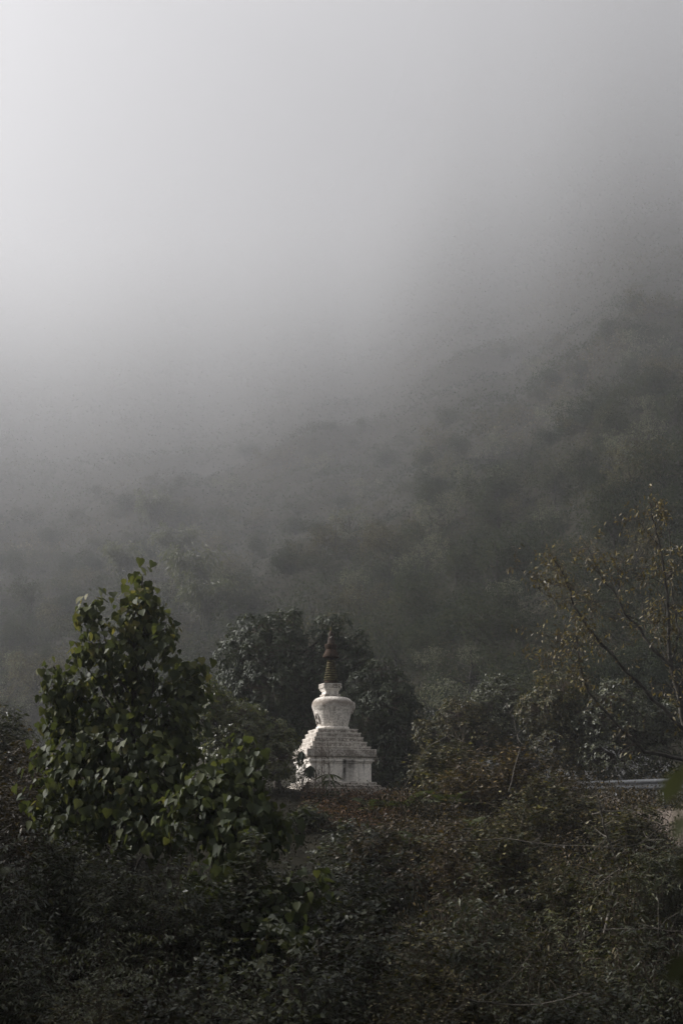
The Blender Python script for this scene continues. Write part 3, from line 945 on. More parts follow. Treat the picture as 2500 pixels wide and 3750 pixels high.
# ------------------------------------------------------------------ sparse golden leaved tree, right
def Q4(x, y, d): return P(1600 + x / 1.742, 1750 + y / 1.742, d)
def sparse_tree():
    r = np.random.default_rng(41)
    D0 = 30.0
    b = np.array(foot(2560, 30.5))
    root = thing('sparse_tree', 'tall leaning tree with bare dark branches and few golden brown leaves at the right', 'tree', tuple(b))
    tr, tw = MB(), MB()
    br = [
        ([(1660, 2100), (1600, 1750), (1570, 1600), (1530, 1350), (1490, 1200), (1477, 950), (1452, 620), (1410, 400), (1372, 260), (1350, 150)], .085, .008, 0.0),
        ([(1495, 1230), (1515, 1100), (1540, 990), (1505, 760), (1490, 560), (1475, 300), (1440, 180)], .03, .006, .5),
        ([(1640, 1760), (1560, 1600), (1380, 1420), (1200, 1240), (1060, 1080), (960, 960), (880, 820), (832, 680), (790, 570), (720, 480)], .055, .006, -.4),
        ([(1500, 1210), (1380, 1100), (1290, 970), (1200, 870), (1130, 730), (1060, 660), (1000, 530), (925, 410)], .042, .005, .2),
        ([(1650, 1850), (1560, 1795), (1330, 1750), (1180, 1610), (1060, 1480), (985, 1390), (940, 1300), (912, 1190), (890, 1050), (878, 880)], .05, .006, -.8),
        ([(1500, 1270), (1430, 1080), (1390, 930), (1370, 830)], .018, .004, .5),
        ([(832, 690), (740, 680), (640, 640), (530, 580), (480, 548)], .012, .003, -.4),
        ([(872, 805), (770, 795), (700, 750), (640, 700)], .010, .003, -.5),
        ([(1140, 790), (1040, 780), (940, 800), (860, 760)], .012, .003, .1),
        ([(1138, 735), (1170, 650), (1165, 550), (1220, 480)], .014, .004, .3),
        ([(890, 1050), (800, 1050), (720, 1010), (640, 1005)], .009, .003, -.8),
        ([(1455, 700), (1380, 640), (1290, 640), (1230, 560)], .014, .003, .1),
        ([(1420, 430), (1320, 330), (1250, 250), (1200, 280)], .013, .003, -.1),
        ([(1460, 650), (1540, 560), (1600, 470)], .016, .003, .4),
        ([(960, 960), (1000, 870), (1040, 800)], .011, .003, -.2),
        ([(1060, 1080), (1000, 1060), (900, 1070)], .01, .003, -.5),
        ([(912, 1200), (830, 1130), (700, 1160), (600, 1150)], .010, .003, -.9),
        ([(1200, 870), (1330, 930), (1430, 920), (1490, 980)], .013, .004, .4),
        ([(1470, 900), (1400, 700), (1290, 620)], .012, .003, .6),
        ([(1530, 1350), (1600, 1200), (1640, 1000), (1660, 800)], .03, .006, .6),
    ]
    P_, Y_, N_, S_, T_ = [], [], [], [], []
    for pts, r0, r1, dy in br:
        pp = np.array([Q4(x, y, D0 + dy * (i / len(pts)) * 1.5) for i, (x, y) in enumerate(pts)]) - b
        # resample with small kinks
        t = np.linspace(0, len(pp) - 1, len(pp) * 3 - 2)
        i0 = np.minimum(t.astype(int), len(pp) - 2); f = (t - i0)[:, None]
        q = pp[i0] * (1 - f) + pp[i0 + 1] * f
        q[1:-1] += r.normal(0, .012 + r0 * .12, (len(q) - 2, 3))
        tube(tr, q, np.linspace(r0, r1, len(q)), 7 if r0 > .03 else 5)
        L = np.linalg.norm(np.diff(q, axis=0), axis=1).sum()
        ntw = int(L * 11.0)
        for _ in range(ntw):
            fpos = r.uniform(.25 if r0 > .02 else .1, 1)
            k = min(len(q) - 2, int(fpos * (len(q) - 1)))
            sd = unit(q[k + 1] - q[k])
            dr = unit(sd * .5 + r.normal(0, .6, 3) * (1, .8, 1) + np.array((-.15, 0, .25)))
            ln = r.uniform(.2, .75)
            e = q[k] + dr * ln
            c1 = curve(q[k], e, r.normal(0, .06, 3), 5, .015, r)
            tube(tw, c1, np.linspace(.0055, .0022, 5), 4)
            ends = [c1]
            for _2 in range(r.integers(1, 4)):
                kk = r.integers(1, 4)
                d2 = unit(dr * .6 + r.normal(0, .6, 3) + np.array((0, 0, .1)))
                c2 = curve(c1[kk], c1[kk] + d2 * r.uniform(.12, .4), r.normal(0, .03, 3), 4, .01, r)
                tube(tw, c2, np.linspace(.0035, .0016, 4), 4)
                ends.append(c2)
            up_ = (q[k][2] + b[2]) / 6.5
            dens = .55 + .6 * max(0, fpos - .45)
            for c_ in ends:
                for s in range(r.integers(1, 5)):
                    if r.random() > dens: continue
                    P_.append(c_[r.integers(1, len(c_))] + r.normal(0, .01, 3))
                    Y_.append(dr * .35 + r.normal(0, .4, 3) - np.array((0, 0, .55)))
                    N_.append(r.normal(0, .55, 3) + np.array((-.2, -.4, .5)))
                    S_.append(r.uniform(.075, .135)); T_.append(np.clip(r.beta(1.6, 2), 0, 1))
    tr.build('trunk', M['pale_bark'], root)
    tw.build('twigs', M['twig'], root)['kind'] = 'stuff'
    P_, Y_, N_, S_, T_ = map(np.array, (P_, Y_, N_, S_, T_))
    o = np.argsort(P_[:, 1] - S_ * 6)
    s = np.zeros(len(P_), bool); s[o[:200]] = True
    singles(root, LANCE_W, 'gold', P_[s], Y_[s], N_[s], S_[s], T_[s])
    mb = MB(); scatter(mb, LANCE_W, P_[~s], Y_[~s], N_[~s], S_[~s], T_[~s])
    f = mb.build('foliage', M['gold'], root); f['kind'] = 'stuff'
    return root
sparse_tree()

# ------------------------------------------------------------------ guardrail and road
def metal_mat():
    m, n, l = new_mat('galvanised_steel')
    out = n.new('ShaderNodeOutputMaterial')
    tc = n.new('ShaderNodeTexCoord')
    nz = n.new('ShaderNodeTexNoise'); nz.inputs['Scale'].default_value = 5; nz.inputs['Detail'].default_value = 6
    l.new(tc.outputs['Object'], nz.inputs['Vector'])
    r = ramp(n, [(.3, (.035, .038, .042)), (.7, (.085, .088, .095))])
    l.new(nz.outputs['Fac'], r.inputs[0])
    bs = n.new('ShaderNodeBsdfPrincipled'); bs.inputs['Metallic'].default_value = .55; bs.inputs['Roughness'].default_value = .42
    l.new(r.outputs[0], bs.inputs['Base Color']); l.new(bs.outputs[0], out.inputs['Surface'])
    return m
M['steel'] = metal_mat()
ga, gb = P(2470, 2871, 35.5), P(1540, 2893, 76.0)
def guardrail():
    root = thing('guardrail', 'galvanised steel guardrail along the road at the right, half hidden by shrubs', 'guardrail', tuple(ga + np.array((0, 0, -.75))))
    o = np.array(root.location)
    dirg = unit(gb - ga); nrm = unit(np.cross(dirg, (0, 0, 1.0)))
    if nrm[1] > 0: nrm = -nrm                      # towards the camera
    prof = [(0, -.155), (.035, -.15), (.083, -.105), (.083, -.07), (.0, -.02), (.0, .02), (.083, .07), (.083, .105), (.035, .15), (0, .155)]
    start, end = ga - dirg * 3.0 - o, gb + dirg * 6 - o
    Lg = np.linalg.norm(end - start)
    n = int(Lg / 4)
    for k in range(n):
        a = start + dirg * (Lg * k / n); c = start + dirg * (Lg * (k + 1) / n + .12)
        mb = MB()
        ring = lambda p, t: [p + nrm * (x + .0) * 1 + nrm * t + np.array((0, 0, z)) for x, z in prof]
        sh = nrm * (.004 if k % 2 else 0)
        V = [q + sh for q in ring(a, 0)] + [q + sh for q in ring(c, 0)] + [q + sh for q in ring(a, -.006)] + [q + sh for q in ring(c, -.006)]
        m = len(prof)
        qd = [(i, i + 1, m + i + 1, m + i) for i in range(m - 1)] + [(2 * m + i, 3 * m + i, 3 * m + i + 1, 2 * m + i + 1) for i in range(m - 1)]
        qd += [(0, m, 3 * m, 2 * m), (m - 1, 3 * m - 1, 4 * m - 1, 2 * m - 1)]
        mb.add(V, quads=qd)
        mb.build('beam', M['steel'], root, sm=False)
        pm = MB()
        c0 = a - nrm * .10
        ztop_ = .12; zb = -1.0
        th = np.arange(10) * 2 * math.pi / 10
        tube(pm, [c0 + np.array((0, 0, zb)), c0 + np.array((0, 0, ztop_)), c0 + np.array((0, 0, ztop_ + .012))], [.057, .057, .03], 10)
        pm.build('post', M['steel'], root)
        bm_ = MB()
        tube(bm_, [c0, a - nrm * .008], [.05, .05], 6)
        bm_.build('spacer', M['steel'], root)
guardrail()

def road_sheet():
    m, n, l = new_mat('sandy_gravel')
    out = n.new('ShaderNodeOutputMaterial')
    geo = n.new('ShaderNodeNewGeometry')
    nz = n.new('ShaderNodeTexNoise'); nz.inputs['Scale'].default_value = 3; nz.inputs['Detail'].default_value = 9; nz.inputs['Roughness'].default_value = .7
    l.new(geo.outputs['Position'], nz.inputs['Vector'])
    r = ramp(n, [(.3, (.08, .064, .054)), (.6, (.15, .125, .108)), (.75, (.21, .185, .165))])
    l.new(nz.outputs['Fac'], r.inputs[0])
    bs = n.new('ShaderNodeBsdfPrincipled'); bs.inputs['Roughness'].default_value = .95; bs.inputs['Specular IOR Level'].default_value = .03
    l.new(r.outputs[0], bs.inputs['Base Color'])
    bp = n.new('ShaderNodeBump'); bp.inputs['Distance'].default_value = .03
    l.new(nz.outputs['Fac'], bp.inputs['Height']); l.new(bp.outputs[0], bs.inputs['Normal'])
    l.new(bs.outputs[0], out.inputs['Surface'])
    # sandy shoulder in front of the rail
    dirg = unit((gb - ga) * (1, 1, 0)); nr = unit(np.cross(dirg, (0, 0, 1.0)))
    if nr[1] > 0: nr = -nr
    V, Qd = [], []
    N = 24
    for i in range(N + 1):
        c = ga - dirg * 4 + dirg * 27 * i / N
        for j in range(4):
            w = (.7 + .2 * vnoise(np.array([[i * .7, j * 3.1, 2.]]))[0]) * j / 3
            p = c + nr * (.25 + w)
            z = H1(p[0], p[1], True) + .05
            zt = ga[2] + (gb[2] - ga[2]) * max(0, (np.dot(p - ga, dirg)) / np.linalg.norm((gb - ga)[:2])) - .55
            V.append((p[0], p[1], max(z, zt - .10 - .03 * j)))
    for i in range(N):
        for j in range(3):
            a = i * 4 + j
            Qd.append((a, a + 1, a + 5, a + 4))
    # skirt
    mb = MB(); mb.add(V, quads=Qd)
    k = len(V)
    mb.add([v for v in V[3::4]] + [(x - .35, y - 1.5, z - 1.3) for x, y, z in V[3::4]], quads=[(i, i + 1, N + 2 + i, N + 1 + i) for i in range(N)])
    o = mb.build('road_shoulder', m)
    tag(o, 'pale sandy road shoulder below the guardrail', None, None, 'structure')
    # the road beyond the rail
    m2, n, l = new_mat('old_asphalt')
    out = n.new('ShaderNodeOutputMaterial'); bs = n.new('ShaderNodeBsdfPrincipled'); bs.inputs['Roughness'].default_value = .9; bs.inputs['Specular IOR Level'].default_value = .1
    nz = n.new('ShaderNodeTexNoise'); nz.inputs['Scale'].default_value = 20; nz.inputs['Detail'].default_value = 6
    geo = n.new('ShaderNodeNewGeometry'); l.new(geo.outputs['Position'], nz.inputs['Vector'])
    r = ramp(n, [(.3, (.035, .035, .036)), (.7, (.07, .07, .068))]); l.new(nz.outputs['Fac'], r.inputs[0]); l.new(r.outputs[0], bs.inputs['Base Color'])
    l.new(bs.outputs[0], out.inputs['Surface'])
    V = []
    for i in range(N + 1):
        c = ga - dirg * 9 + dirg * 52 * i / N
        t = np.dot(c - ga, dirg) / np.linalg.norm((gb - ga)[:2])
        z = ga[2] + (gb[2] - ga[2]) * t - .62
        for j in range(2):
            p = c - nr * (.2 + 5.2 * j)
            V.append((p[0], p[1], max(z, H1(p[0], p[1], True) + .03)))
    mb = MB(); mb.add(V, quads=[(2 * i, 2 * i + 1, 2 * i + 3, 2 * i + 2) for i in range(N)])
    tag(mb.build('road', m2), 'narrow asphalt road behind the guardrail', None, None, 'structure')
road_sheet()

# ------------------------------------------------------------------ plants round the stupa's foot
# thin bare saplings in front of the plinth
def saplings():
    r = np.random.default_rng(51)
    for i, (cx, ytop, lb) in enumerate([(562, 1390, 'tallest thin bare sapling stem in front of the stupa plinth'), (640, 1560, 'thin bare sapling with a dead curled leaf right of the tallest one before the stupa'),
                                        (487, 1560, 'thin bare sapling at the left corner of the stupa plinth'), (585, 1640, 'short forked bare sapling in front of the stupa plinth')]):
        d = 40.6 + .15 * i
        top = P(1000 + cx / 3.178, 2220 + ytop / 3.178, d)
        z0 = H1(top[0], top[1], False)
        root = thing('sapling', lb, 'sapling', (top[0] + .02, top[1], z0), 0, 'bare saplings in front of the stupa')
        mb = MB()
        h = top[2] - z0
        q = curve((0, 0, -.1), (-.02, 0, h), (.03, 0, 0), 10, .012, r)
        tube(mb, q, np.linspace(.016, .006, 10), 5)
        for _ in range(9):
            k = r.integers(2, 8)
            e = q[k] + np.array((r.normal(0, .18), r.normal(0, .1), r.uniform(.12, .42)))
            c = curve(q[k], e, (r.normal(0, .04), 0, -.05), 5, .008, r)
            tube(mb, c, np.linspace(.007, .003, 5), 4)
        mb.build('stem', M['twig'], root)
        ps, ys, ns, ss, ts = [], [], [], [], []
        for _ in range(7):
            k = r.integers(2, 9)
            ps.append(q[k] + r.normal(0, .06, 3)); ys.append((r.normal(0, .3), r.normal(0, .3), -1)); ns.append(r.normal(0, 1, 3)); ss.append(r.uniform(.06, .13)); ts.append(r.random() * .6)
        singles(root, LANCE, 'brown', ps, ys, ns, ss, ts)
saplings()

def whorl_plant(name, label, cat, u, v, d, n, size, tpl, mat, droop, seed, stems=1, spread=.0, cat_h=None, rings=1, updir=(0, 0, 1)):
    r = np.random.default_rng(seed)
    top = P(u, v, d)
    z0 = H1(top[0], top[1], False)
    root = thing(name, label, cat, (top[0], top[1], z0))
    mb = MB()
    ps, ys, ns, ss, ts = [], [], [], [], []
    for s in range(stems):
        e = np.array((r.normal(0, spread), r.normal(0, spread), top[2] - z0 - (0 if s == 0 else r.uniform(.1, .5))))
        q = curve((0, 0, -.1), e, (r.normal(0, .05), 0, 0), 8, .012, r)
        tube(mb, q, np.linspace(.016, .007, 8), 6)
        for g in range(rings):
            c = q[-1] - np.array((0, 0, g * size * .35))
            th = np.arange(n) * 2 * math.pi / n + r.random() * 3
            for t in th:
                o = np.array((math.cos(t), math.sin(t), 0))
                ps.append(c + o * .015); ys.append(o * r.uniform(.5, .9) + np.array((0, 0, -droop * r.uniform(.6, 1.3))))
                ns.append(np.array((0, 0, 1)) + o * .6 + r.normal(0, .15, 3)); ss.append(size * r.uniform(.75, 1.15)); ts.append(r.uniform(0, .75))
    mb.build('stem', M['twig'], root)
    singles(root, tpl, mat, ps, ys, ns, ss, ts)
    return root
whorl_plant('rhododendron', 'dark drooping rhododendron whorl hanging in front of the sunlit left side of the stupa', 'shrub', 1000 + 392 / 3.178, 2220 + 1690 / 3.178, 39.0, 11, .34, leaf_lance(.17, .25), 'evergreen', 1.15, 61, 3, .25, rings=1)
whorl_plant('bamboo_shoot', 'small bamboo shoot with spreading pointed leaves before the stupa plinth', 'plant', 1000 + 690 / 3.178, 2220 + 1955 / 3.178, 39.2, 8, .5, NARROW, 'bamboo', .25, 62, 2, .08, rings=2)
# twiggy bush against the bright left face
shrub('thorn_bush', 'bare twiggy bush with tiny dark leaves against the sunlit stupa side', 1000 + 340 / 3.178, 2220 + 1830 / 3.178, 41.2, 75, SMALL, 'dark', .07, 22, 8, 6, .2, 63, bark='bark', stem_r=.010)
shrub('thorn_bush', 'leafless thin twig bush at the front of the stupa plinth', 1000 + 560 / 3.178, 2220 + 1900 / 3.178, 40.2, 90, SMALL, 'brown', .06, 16, 7, 5, .2, 64, bare=True, stem_r=.008)

# ferns
def make_frond():
    mb = MB()
    n = 17
    pts = [(0, t, .30 * t - .55 * t * t) for t in np.linspace(0, 1, 9)]
    tube(mb, pts, np.linspace(.010, .003, 9), 4, .2)
    P_, Y_, N_, S_ = [], [], [], []
    for i in range(n):
        t = .12 + .86 * i / (n - 1)
        w = .30 * math.sin(math.pi * min(1, (t * .9 + .1))) ** .8 + .02
        for s in (-1, 1):
            P_.append((0, t, .30 * t - .55 * t * t)); Y_.append((s, .35, -.12)); N_.append((0, .1, 1)); S_.append(w)
    scatter(mb, leaf_lance(.10, .1), P_, Y_, N_, S_, .5)
    return mb.mesh('frond', M['fern'])
FROND = make_frond()
def fern(label, u, v, d, s, n, seed):
    r = np.random.default_rng(seed)
    p = P(u, v, d)
    z0 = H1(p[0], p[1], False)
    root = thing('fern', label, 'fern', (p[0], p[1], max(z0, p[2] - s * .45)), 0, 'green ferns below the stupa and the road')
    zf = z0 - root.location[2]
    mb = MB(); tube(mb, [(0, 0, zf - .05), (0, 0, zf * .5), (0, 0, 0.02)], [.03, .03, .02], 6); mb.build('stem', M['bark'], root)
    for k in range(n):
        o = bpy.data.objects.new('frond', FROND); COL.objects.link(o); o.parent = root
        o.rotation_euler = (r.uniform(.25, .75), r.normal(0, .15), k * 2 * math.pi / n + r.normal(0, .2))
        o.scale = (s * r.uniform(.8, 1.1),) * 3
fern('arching green fern on the bank right of the stupa foot', 1470, 2905, 36.0, 1.15, 10, 71)
fern('small fern on the bank just below the guardrail gap', 1650, 2900, 34.5, .75, 8, 72)
fern('lone upright yellowish fern hanging on the bank right of the large fern', 1715, 2985, 32.0, .7, 6, 73)
fern('pale fern low on the bank below the rusty undergrowth', 1490, 3045, 30.0, .7, 7, 74)
fern('dark fern at the bank edge close under the stupa steps', 1370, 2935, 36.5, .8, 8, 75)

# rusty dry undergrowth and green scrub covering the bank: nobody could count it
def ground_cover(name, label, fn, n, tpl, mat, size, seed, h=(.05, .6), tint_hi=0.):
    r = np.random.default_rng(seed)
    x, y = fn(r, n)
    k_ = ~((np.abs(x - SX) < 2.3) & (y > 41.2)); x, y = x[k_], y[k_]; n = len(x)
    z = height(x, y)
    per = 6
    hh = r.uniform(*h, n) * (.4 + .8 * np.clip(vnoise(np.stack([x / 1.4, y / 1.4, np.full(n, seed)], -1)) + .5, 0, 1.4))
    mb = MB()
    hh = hh * (1 - .7 * smooth(5.5, 2.0, np.abs(x - SX)) * smooth(36, 40, y))
    P_ = np.repeat(np.stack([x, y, z + hh], -1), per, 0) + r.normal(0, 1, (n * per, 3)) * (size * 1.3, size * 1.3, size * .9)
    Y_ = r.normal(0, .7, (n * per, 3)) + np.array((0, 0, -.1)); N_ = r.normal(0, .45, (n * per, 3)) + np.array((0, -.1, 1))
    scatter(mb, tpl, P_, Y_, N_, size * r.uniform(.6, 1.2, n * per), np.clip(r.beta(2, 2.4, n * per) + tint_hi, 0, 1))
    for k in range(0, n, 12):
        p = np.array((x[k], y[k], z[k]))
        e = p + np.array((r.normal(0, .15), r.normal(0, .12), hh[k] * r.uniform(.8, 1.3)))
        tube(mb, [p - (0, 0, .05), (p + e) / 2 + r.normal(0, .03, 3), e], [.006, .005, .002], 3, .1)
    o = mb.build(name, M[mat])
    tag(o, label, None, None, 'stuff')
    return o
def rect(u0, u1, y0, y1):
    def f(r, n):
        y = r.uniform(y0, y1, n); u = r.uniform(u0, u1, n)
        return (u - 1250) / F * y, y
    return f
ground_cover('dry_undergrowth', 'rusty red brown dry undergrowth below the stupa foot', rect(1120, 1500, 34, 43), 1500, SMALL, 'rust', .085, 81, (.03, .35))
ground_cover('undergrowth', 'dark mixed undergrowth covering the bank and gully', rect(-350, 2850, 7, 48), 18000, SMALL, 'litter', .085, 82, (.05, .8))
ground_cover('brown_undergrowth', 'brown leafy undergrowth on the bank below the road', rect(1400, 3100, 26, 40), 7500, SMALL, 'brown', .085, 83, (.05, .8))

# ------------------------------------------------------------------ shrubs of the bank and the gully
def S(*a, **k):
    a = list(a)
    a[8] *= 1.75                        # leaf size
    a[9] = int(a[9] * 1.1); a[10] = int(a[10] * 1.05); a[11] = int(a[11] * 1.05)
    return shrub(*a, **k)
# left edge
S('thicket', 'brown twiggy thicket at the left edge beside the heart leaved tree', 70, 2700, 31, 330, OVAL, 'brown', .075, 34, 10, 9, .3, 1, tint_hi=-.1)
S('thicket', 'lower reddish brown thicket at the left edge under the green shrub', 110, 2840, 27, 380, OVAL, 'brown', .07, 34, 10, 9, .35, 2, tint_hi=-.15)
S('leafy_shrub', 'green narrow leaved shrub half cut by the left edge', 10, 2520, 34, 230, LANCE, 'dark', .14, 26, 10, 9, .4, 3)
S('leafy_shrub', 'slender upright brown shoot beside the left edge shrub', 118, 2590, 33, 60, LANCE, 'brown', .11, 6, 9, 8, .5, 4)
S('bare_shrub', 'bare twigs with a few pale yellow leaves at the left edge against the mist', -20, 2370, 33, 170, OVAL, 'gold', .06, 12, 10, 4, .1, 5, bare=True, stem_r=.010)
S('pinnate_shrub', 'feathery leaved shrub under the heart leaved tree at the left', 230, 2960, 21, 330, LANCE, 'dark', .085, 26, 11, 13, .5, 6, tint_hi=.1)
S('pinnate_shrub', 'grey green feathery leaved shrub low at the left', 480, 3090, 20, 460, LANCE, 'dark', .075, 26, 11, 13, .55, 7, tint_hi=.12)
S('pinnate_shrub', 'feathery leaved shrub with hanging sprays at the lower left corner', 120, 3350, 15.5, 420, LANCE, 'dark', .065, 26, 11, 12, .5, 8, tint_hi=.08)
S('leafy_shrub', 'dense dark shrub along the bottom edge left of the middle', 700, 3500, 15, 520, OVAL, 'dark', .052, 30, 11, 12, .45, 9)
S('leafy_shrub', 'low dark shrub with glinting leaves at the bottom left', 330, 3560, 13.5, 480, LANCE, 'mixed', .055, 28, 11, 12, .35, 10)
S('leafy_shrub', 'dark shrub hiding the foot of the tall heart leaved tree', 330, 3050, 22, 480, OVAL, 'dark', .075, 30, 11, 11, .4, 29)
S('leafy_shrub', 'dark shrub hiding the foot of the low heart leaved tree', 960, 3070, 21.5, 380, OVAL, 'dark', .07, 28, 11, 11, .4, 30)
S('twiggy_shrub', 'sparse golden brown bush reaching up in front of the middle of the hedge', 1950, 2740, 35, 300, OVAL, 'brown', .085, 22, 10, 7, .2, 31, tint_hi=.15)
S('twiggy_shrub', 'olive brown bush on the bank between the fern and the left end of the guardrail', 1670, 2800, 37, 260, OVAL, 'mixed', .085, 26, 10, 8, .25, 32, tint_hi=.1)
S('leafy_shrub', 'broad dark shrub at the middle of the gully below the stupa', 1150, 3120, 24, 520, OVAL, 'dark', .07, 30, 11, 11, .4, 11)
S('leafy_shrub', 'dark shrub filling the hollow left of the middle', 780, 3160, 21, 420, OVAL, 'dark', .07, 28, 11, 11, .45, 12, tint_hi=-.1)
S('leafy_shrub', 'dark leafy shrub at the bottom middle', 1130, 3480, 16, 460, LANCE, 'dark', .065, 28, 10, 11, .5, 13)
# right bank
S('twiggy_shrub', 'twiggy bush with small golden and olive leaves right of the stupa tree', 1640, 2700, 38, 330, OVAL, 'mixed', .085, 34, 11, 8, .25, 14, tint_hi=.12)
S('twiggy_shrub', 'golden brown leaved bush on the bank in front of the left end of the guardrail', 1790, 2720, 35, 360, OVAL, 'brown', .085, 36, 11, 8, .25, 15, tint_hi=.12)
S('twiggy_shrub', 'brown bush with pale leaves just below the middle of the guardrail', 2020, 2845, 32, 380, OVAL, 'mixed', .075, 34, 11, 9, .3, 16, tint_hi=.1)
S('twiggy_shrub', 'olive twiggy bush below the right end of the guardrail', 2300, 2925, 30, 330, OVAL, 'mixed', .07, 34, 11, 9, .3, 17, tint_hi=.05)
S('twiggy_shrub', 'dense olive brown bush on the bank below the ferns', 1760, 2980, 28, 420, OVAL, 'mixed', .07, 34, 11, 9, .3, 18, tint_hi=.08)
S('twiggy_shrub', 'dark brown twig bush below the rusty undergrowth', 1420, 3010, 29, 380, SMALL, 'brown', .075, 34, 11, 9, .3, 19, tint_hi=-.1)
S('twiggy_shrub', 'shadowy bush with glinting narrow leaves low on the right bank', 2080, 3110, 23, 460, LANCE, 'mixed', .075, 36, 11, 11, .4, 20)
S('twiggy_shrub', 'dark narrow leaved bush at the right edge below the road', 2420, 3080, 24, 380, LANCE, 'dark', .08, 32, 11, 11, .4, 21, tint_hi=.1)
S('twiggy_shrub', 'dark twiggy bush in the gully right of the middle', 1700, 3180, 20, 460, LANCE, 'mixed', .06, 34, 11, 10, .4, 22, tint_hi=-.05)
S('twiggy_shrub', 'brown and green bush with yellow leaves near the bottom right of the middle', 1560, 3430, 16, 440, OVAL, 'mixed', .05, 32, 11, 11, .4, 23, tint_hi=.18)
S('twiggy_shrub', 'dark bush with long bare twigs at the bottom right', 1980, 3400, 16, 520, LANCE, 'mixed', .055, 34, 11, 10, .4, 24)
S('twiggy_shrub', 'dark bush at the lower right corner', 2400, 3350, 15.5, 460, LANCE, 'dark', .06, 32, 11, 11, .45, 25)
S('leafy_shrub', 'low dark bush along the bottom edge at the right', 2150, 3590, 13.5, 520, OVAL, 'dark', .045, 30, 11, 11, .4, 26)
S('leafy_shrub', 'low dark bush along the bottom edge right of the middle', 1500, 3640, 13.5, 460, LANCE, 'mixed', .05, 28, 11, 11, .4, 27)
def spray(label, u, v, d, w, tpl, mat, size, n, tw, per, droop, seed, hi=.1, name='arching_branch'):
    return shrub(name, label, u, v, d, w, tpl, mat, size, n, tw, per, droop, seed, hi and 'branch' or 'branch', None, 'twig', hi, .010)
spray('hanging heart shaped leaves on an arching branch over the dark gully left of middle', 960, 3215, 16.5, 330, HEART, 'spray', .075, 7, 8, 9, .7, 301, .12)
spray('arching branch with heart shaped leaves low in the gully near the bottom middle', 1060, 3420, 14.5, 280, HEART, 'spray', .062, 6, 8, 9, .7, 302, .1)
spray('branch of narrow pale leaves hanging in front of the dark hollow at the lower left', 660, 3150, 17, 300, LANCE, 'spray', .10, 8, 9, 11, .7, 303, .15)
spray('feathery grey leaved branch standing out at the left of the gully', 380, 3290, 15, 260, LANCE, 'spray', .075, 9, 10, 14, .6, 304, .1)
spray('drooping narrow leaved branch at the bottom edge left of the middle', 830, 3560, 13, 360, LANCE, 'spray', .065, 9, 9, 12, .6, 305, .15)
spray('branch with glinting pale leaves in the bottom left corner', 330, 3570, 12.5, 300, LANCE, 'spray', .055, 9, 9, 11, .5, 306, .25)
spray('yellow tinged leafy branch in the dark gully right of the middle', 1590, 3400, 15, 260, OVAL, 'gold', .05, 8, 9, 10, .4, 307, .15)
spray('branch with pale narrow leaves at the right of the gully', 2080, 3150, 20, 330, LANCE, 'spray', .085, 8, 9, 10, .5, 308, .2)
spray('leafy branch catching light at the lower right', 1900, 3420, 14.5, 330, LANCE, 'spray', .055, 9, 9, 11, .5, 309, .1)
spray('long thin leafy branch at the bottom right corner', 2280, 3480, 13.5, 330, LANCE, 'spray', .055, 8, 9, 10, .5, 310, .1)
S('leafy_shrub', 'dark leafy shrub right below the left corner of the stupa base', 1120, 2945, 34, 190, LANCE, 'dark', .12, 16, 8, 8, .4, 33)
S('leafy_shrub', 'dark green shrub below the rusty undergrowth under the stupa', 1290, 3010, 30, 260, OVAL, 'dark', .085, 20, 9, 8, .4, 34)
S('twiggy_shrub', 'tall brown twig bush standing out of the bank below the lone fern', 1620, 2880, 26, 260, OVAL, 'brown', .07, 24, 9, 8, .3, 41)
S('twiggy_shrub', 'tall olive bush in front of the middle of the right bank', 1880, 2860, 27, 300, OVAL, 'mixed', .075, 26, 9, 8, .3, 42, tint_hi=.08)
S('leafy_shrub', 'upright dark bush below the fern at the centre of the bank', 1370, 2990, 25, 260, LANCE, 'dark', .10, 22, 9, 8, .45, 43)
S('leafy_shrub', 'tall dark bush rising from the gully right of the middle', 1760, 3090, 17, 330, LANCE, 'dark', .075, 26, 9, 9, .5, 44)
S('leafy_shrub', 'tall dark narrow leaved bush rising at the right of the gully', 2280, 3070, 17.5, 320, LANCE, 'mixed', .07, 26, 9, 9, .5, 45)
S('leafy_shrub', 'tall dark bush in the middle of the gully below the stupa', 1330, 3230, 17, 300, OVAL, 'dark', .06, 26, 9, 9, .45, 46)
S('leafy_shrub', 'dark bush rising at the left edge of the gully below the brown thicket', 70, 2970, 18, 300, LANCE, 'dark', .08, 26, 9, 9, .5, 47)
S('leafy_shrub', 'tall dark bush between the two heart leaved trees', 660, 3020, 20, 260, LANCE, 'dark', .085, 24, 9, 9, .5, 48)
def bare_branch(label, pts, d, seed, rad=.010):
    r = np.random.default_rng(seed)
    W_ = np.array([P(u, v, d + .3 * math.sin(i * 1.7)) for i, (u, v) in enumerate(pts)])
    root = thing('bare_branch', label, 'branch', tuple(W_[0]))
    q = W_ - W_[0]
    t = np.linspace(0, len(q) - 1, len(q) * 4 - 3); i0 = np.minimum(t.astype(int), len(q) - 2); f = (t - i0)[:, None]
    q = q[i0] * (1 - f) + q[i0 + 1] * f
    q[1:] += np.cumsum(r.normal(0, .012, (len(q) - 1, 3)), 0)
    mb = MB(); tube(mb, q, np.linspace(rad, rad * .4, len(q)), 5)
    for _ in range(len(q)):
        k = r.integers(1, len(q) - 1)
        e = q[k] + r.normal(0, .22, 3) + (.05, 0, .08)
        tube(mb, curve(q[k], e, r.normal(0, .04, 3), 4, .01, r), np.linspace(rad * .45, rad * .2, 4), 4)
    mb.build('stem', M['grey_twig'], root)
M['grey_twig'] = bark_mat('pale_twig_bark', (.05, .045, .038), (.15, .135, .115))
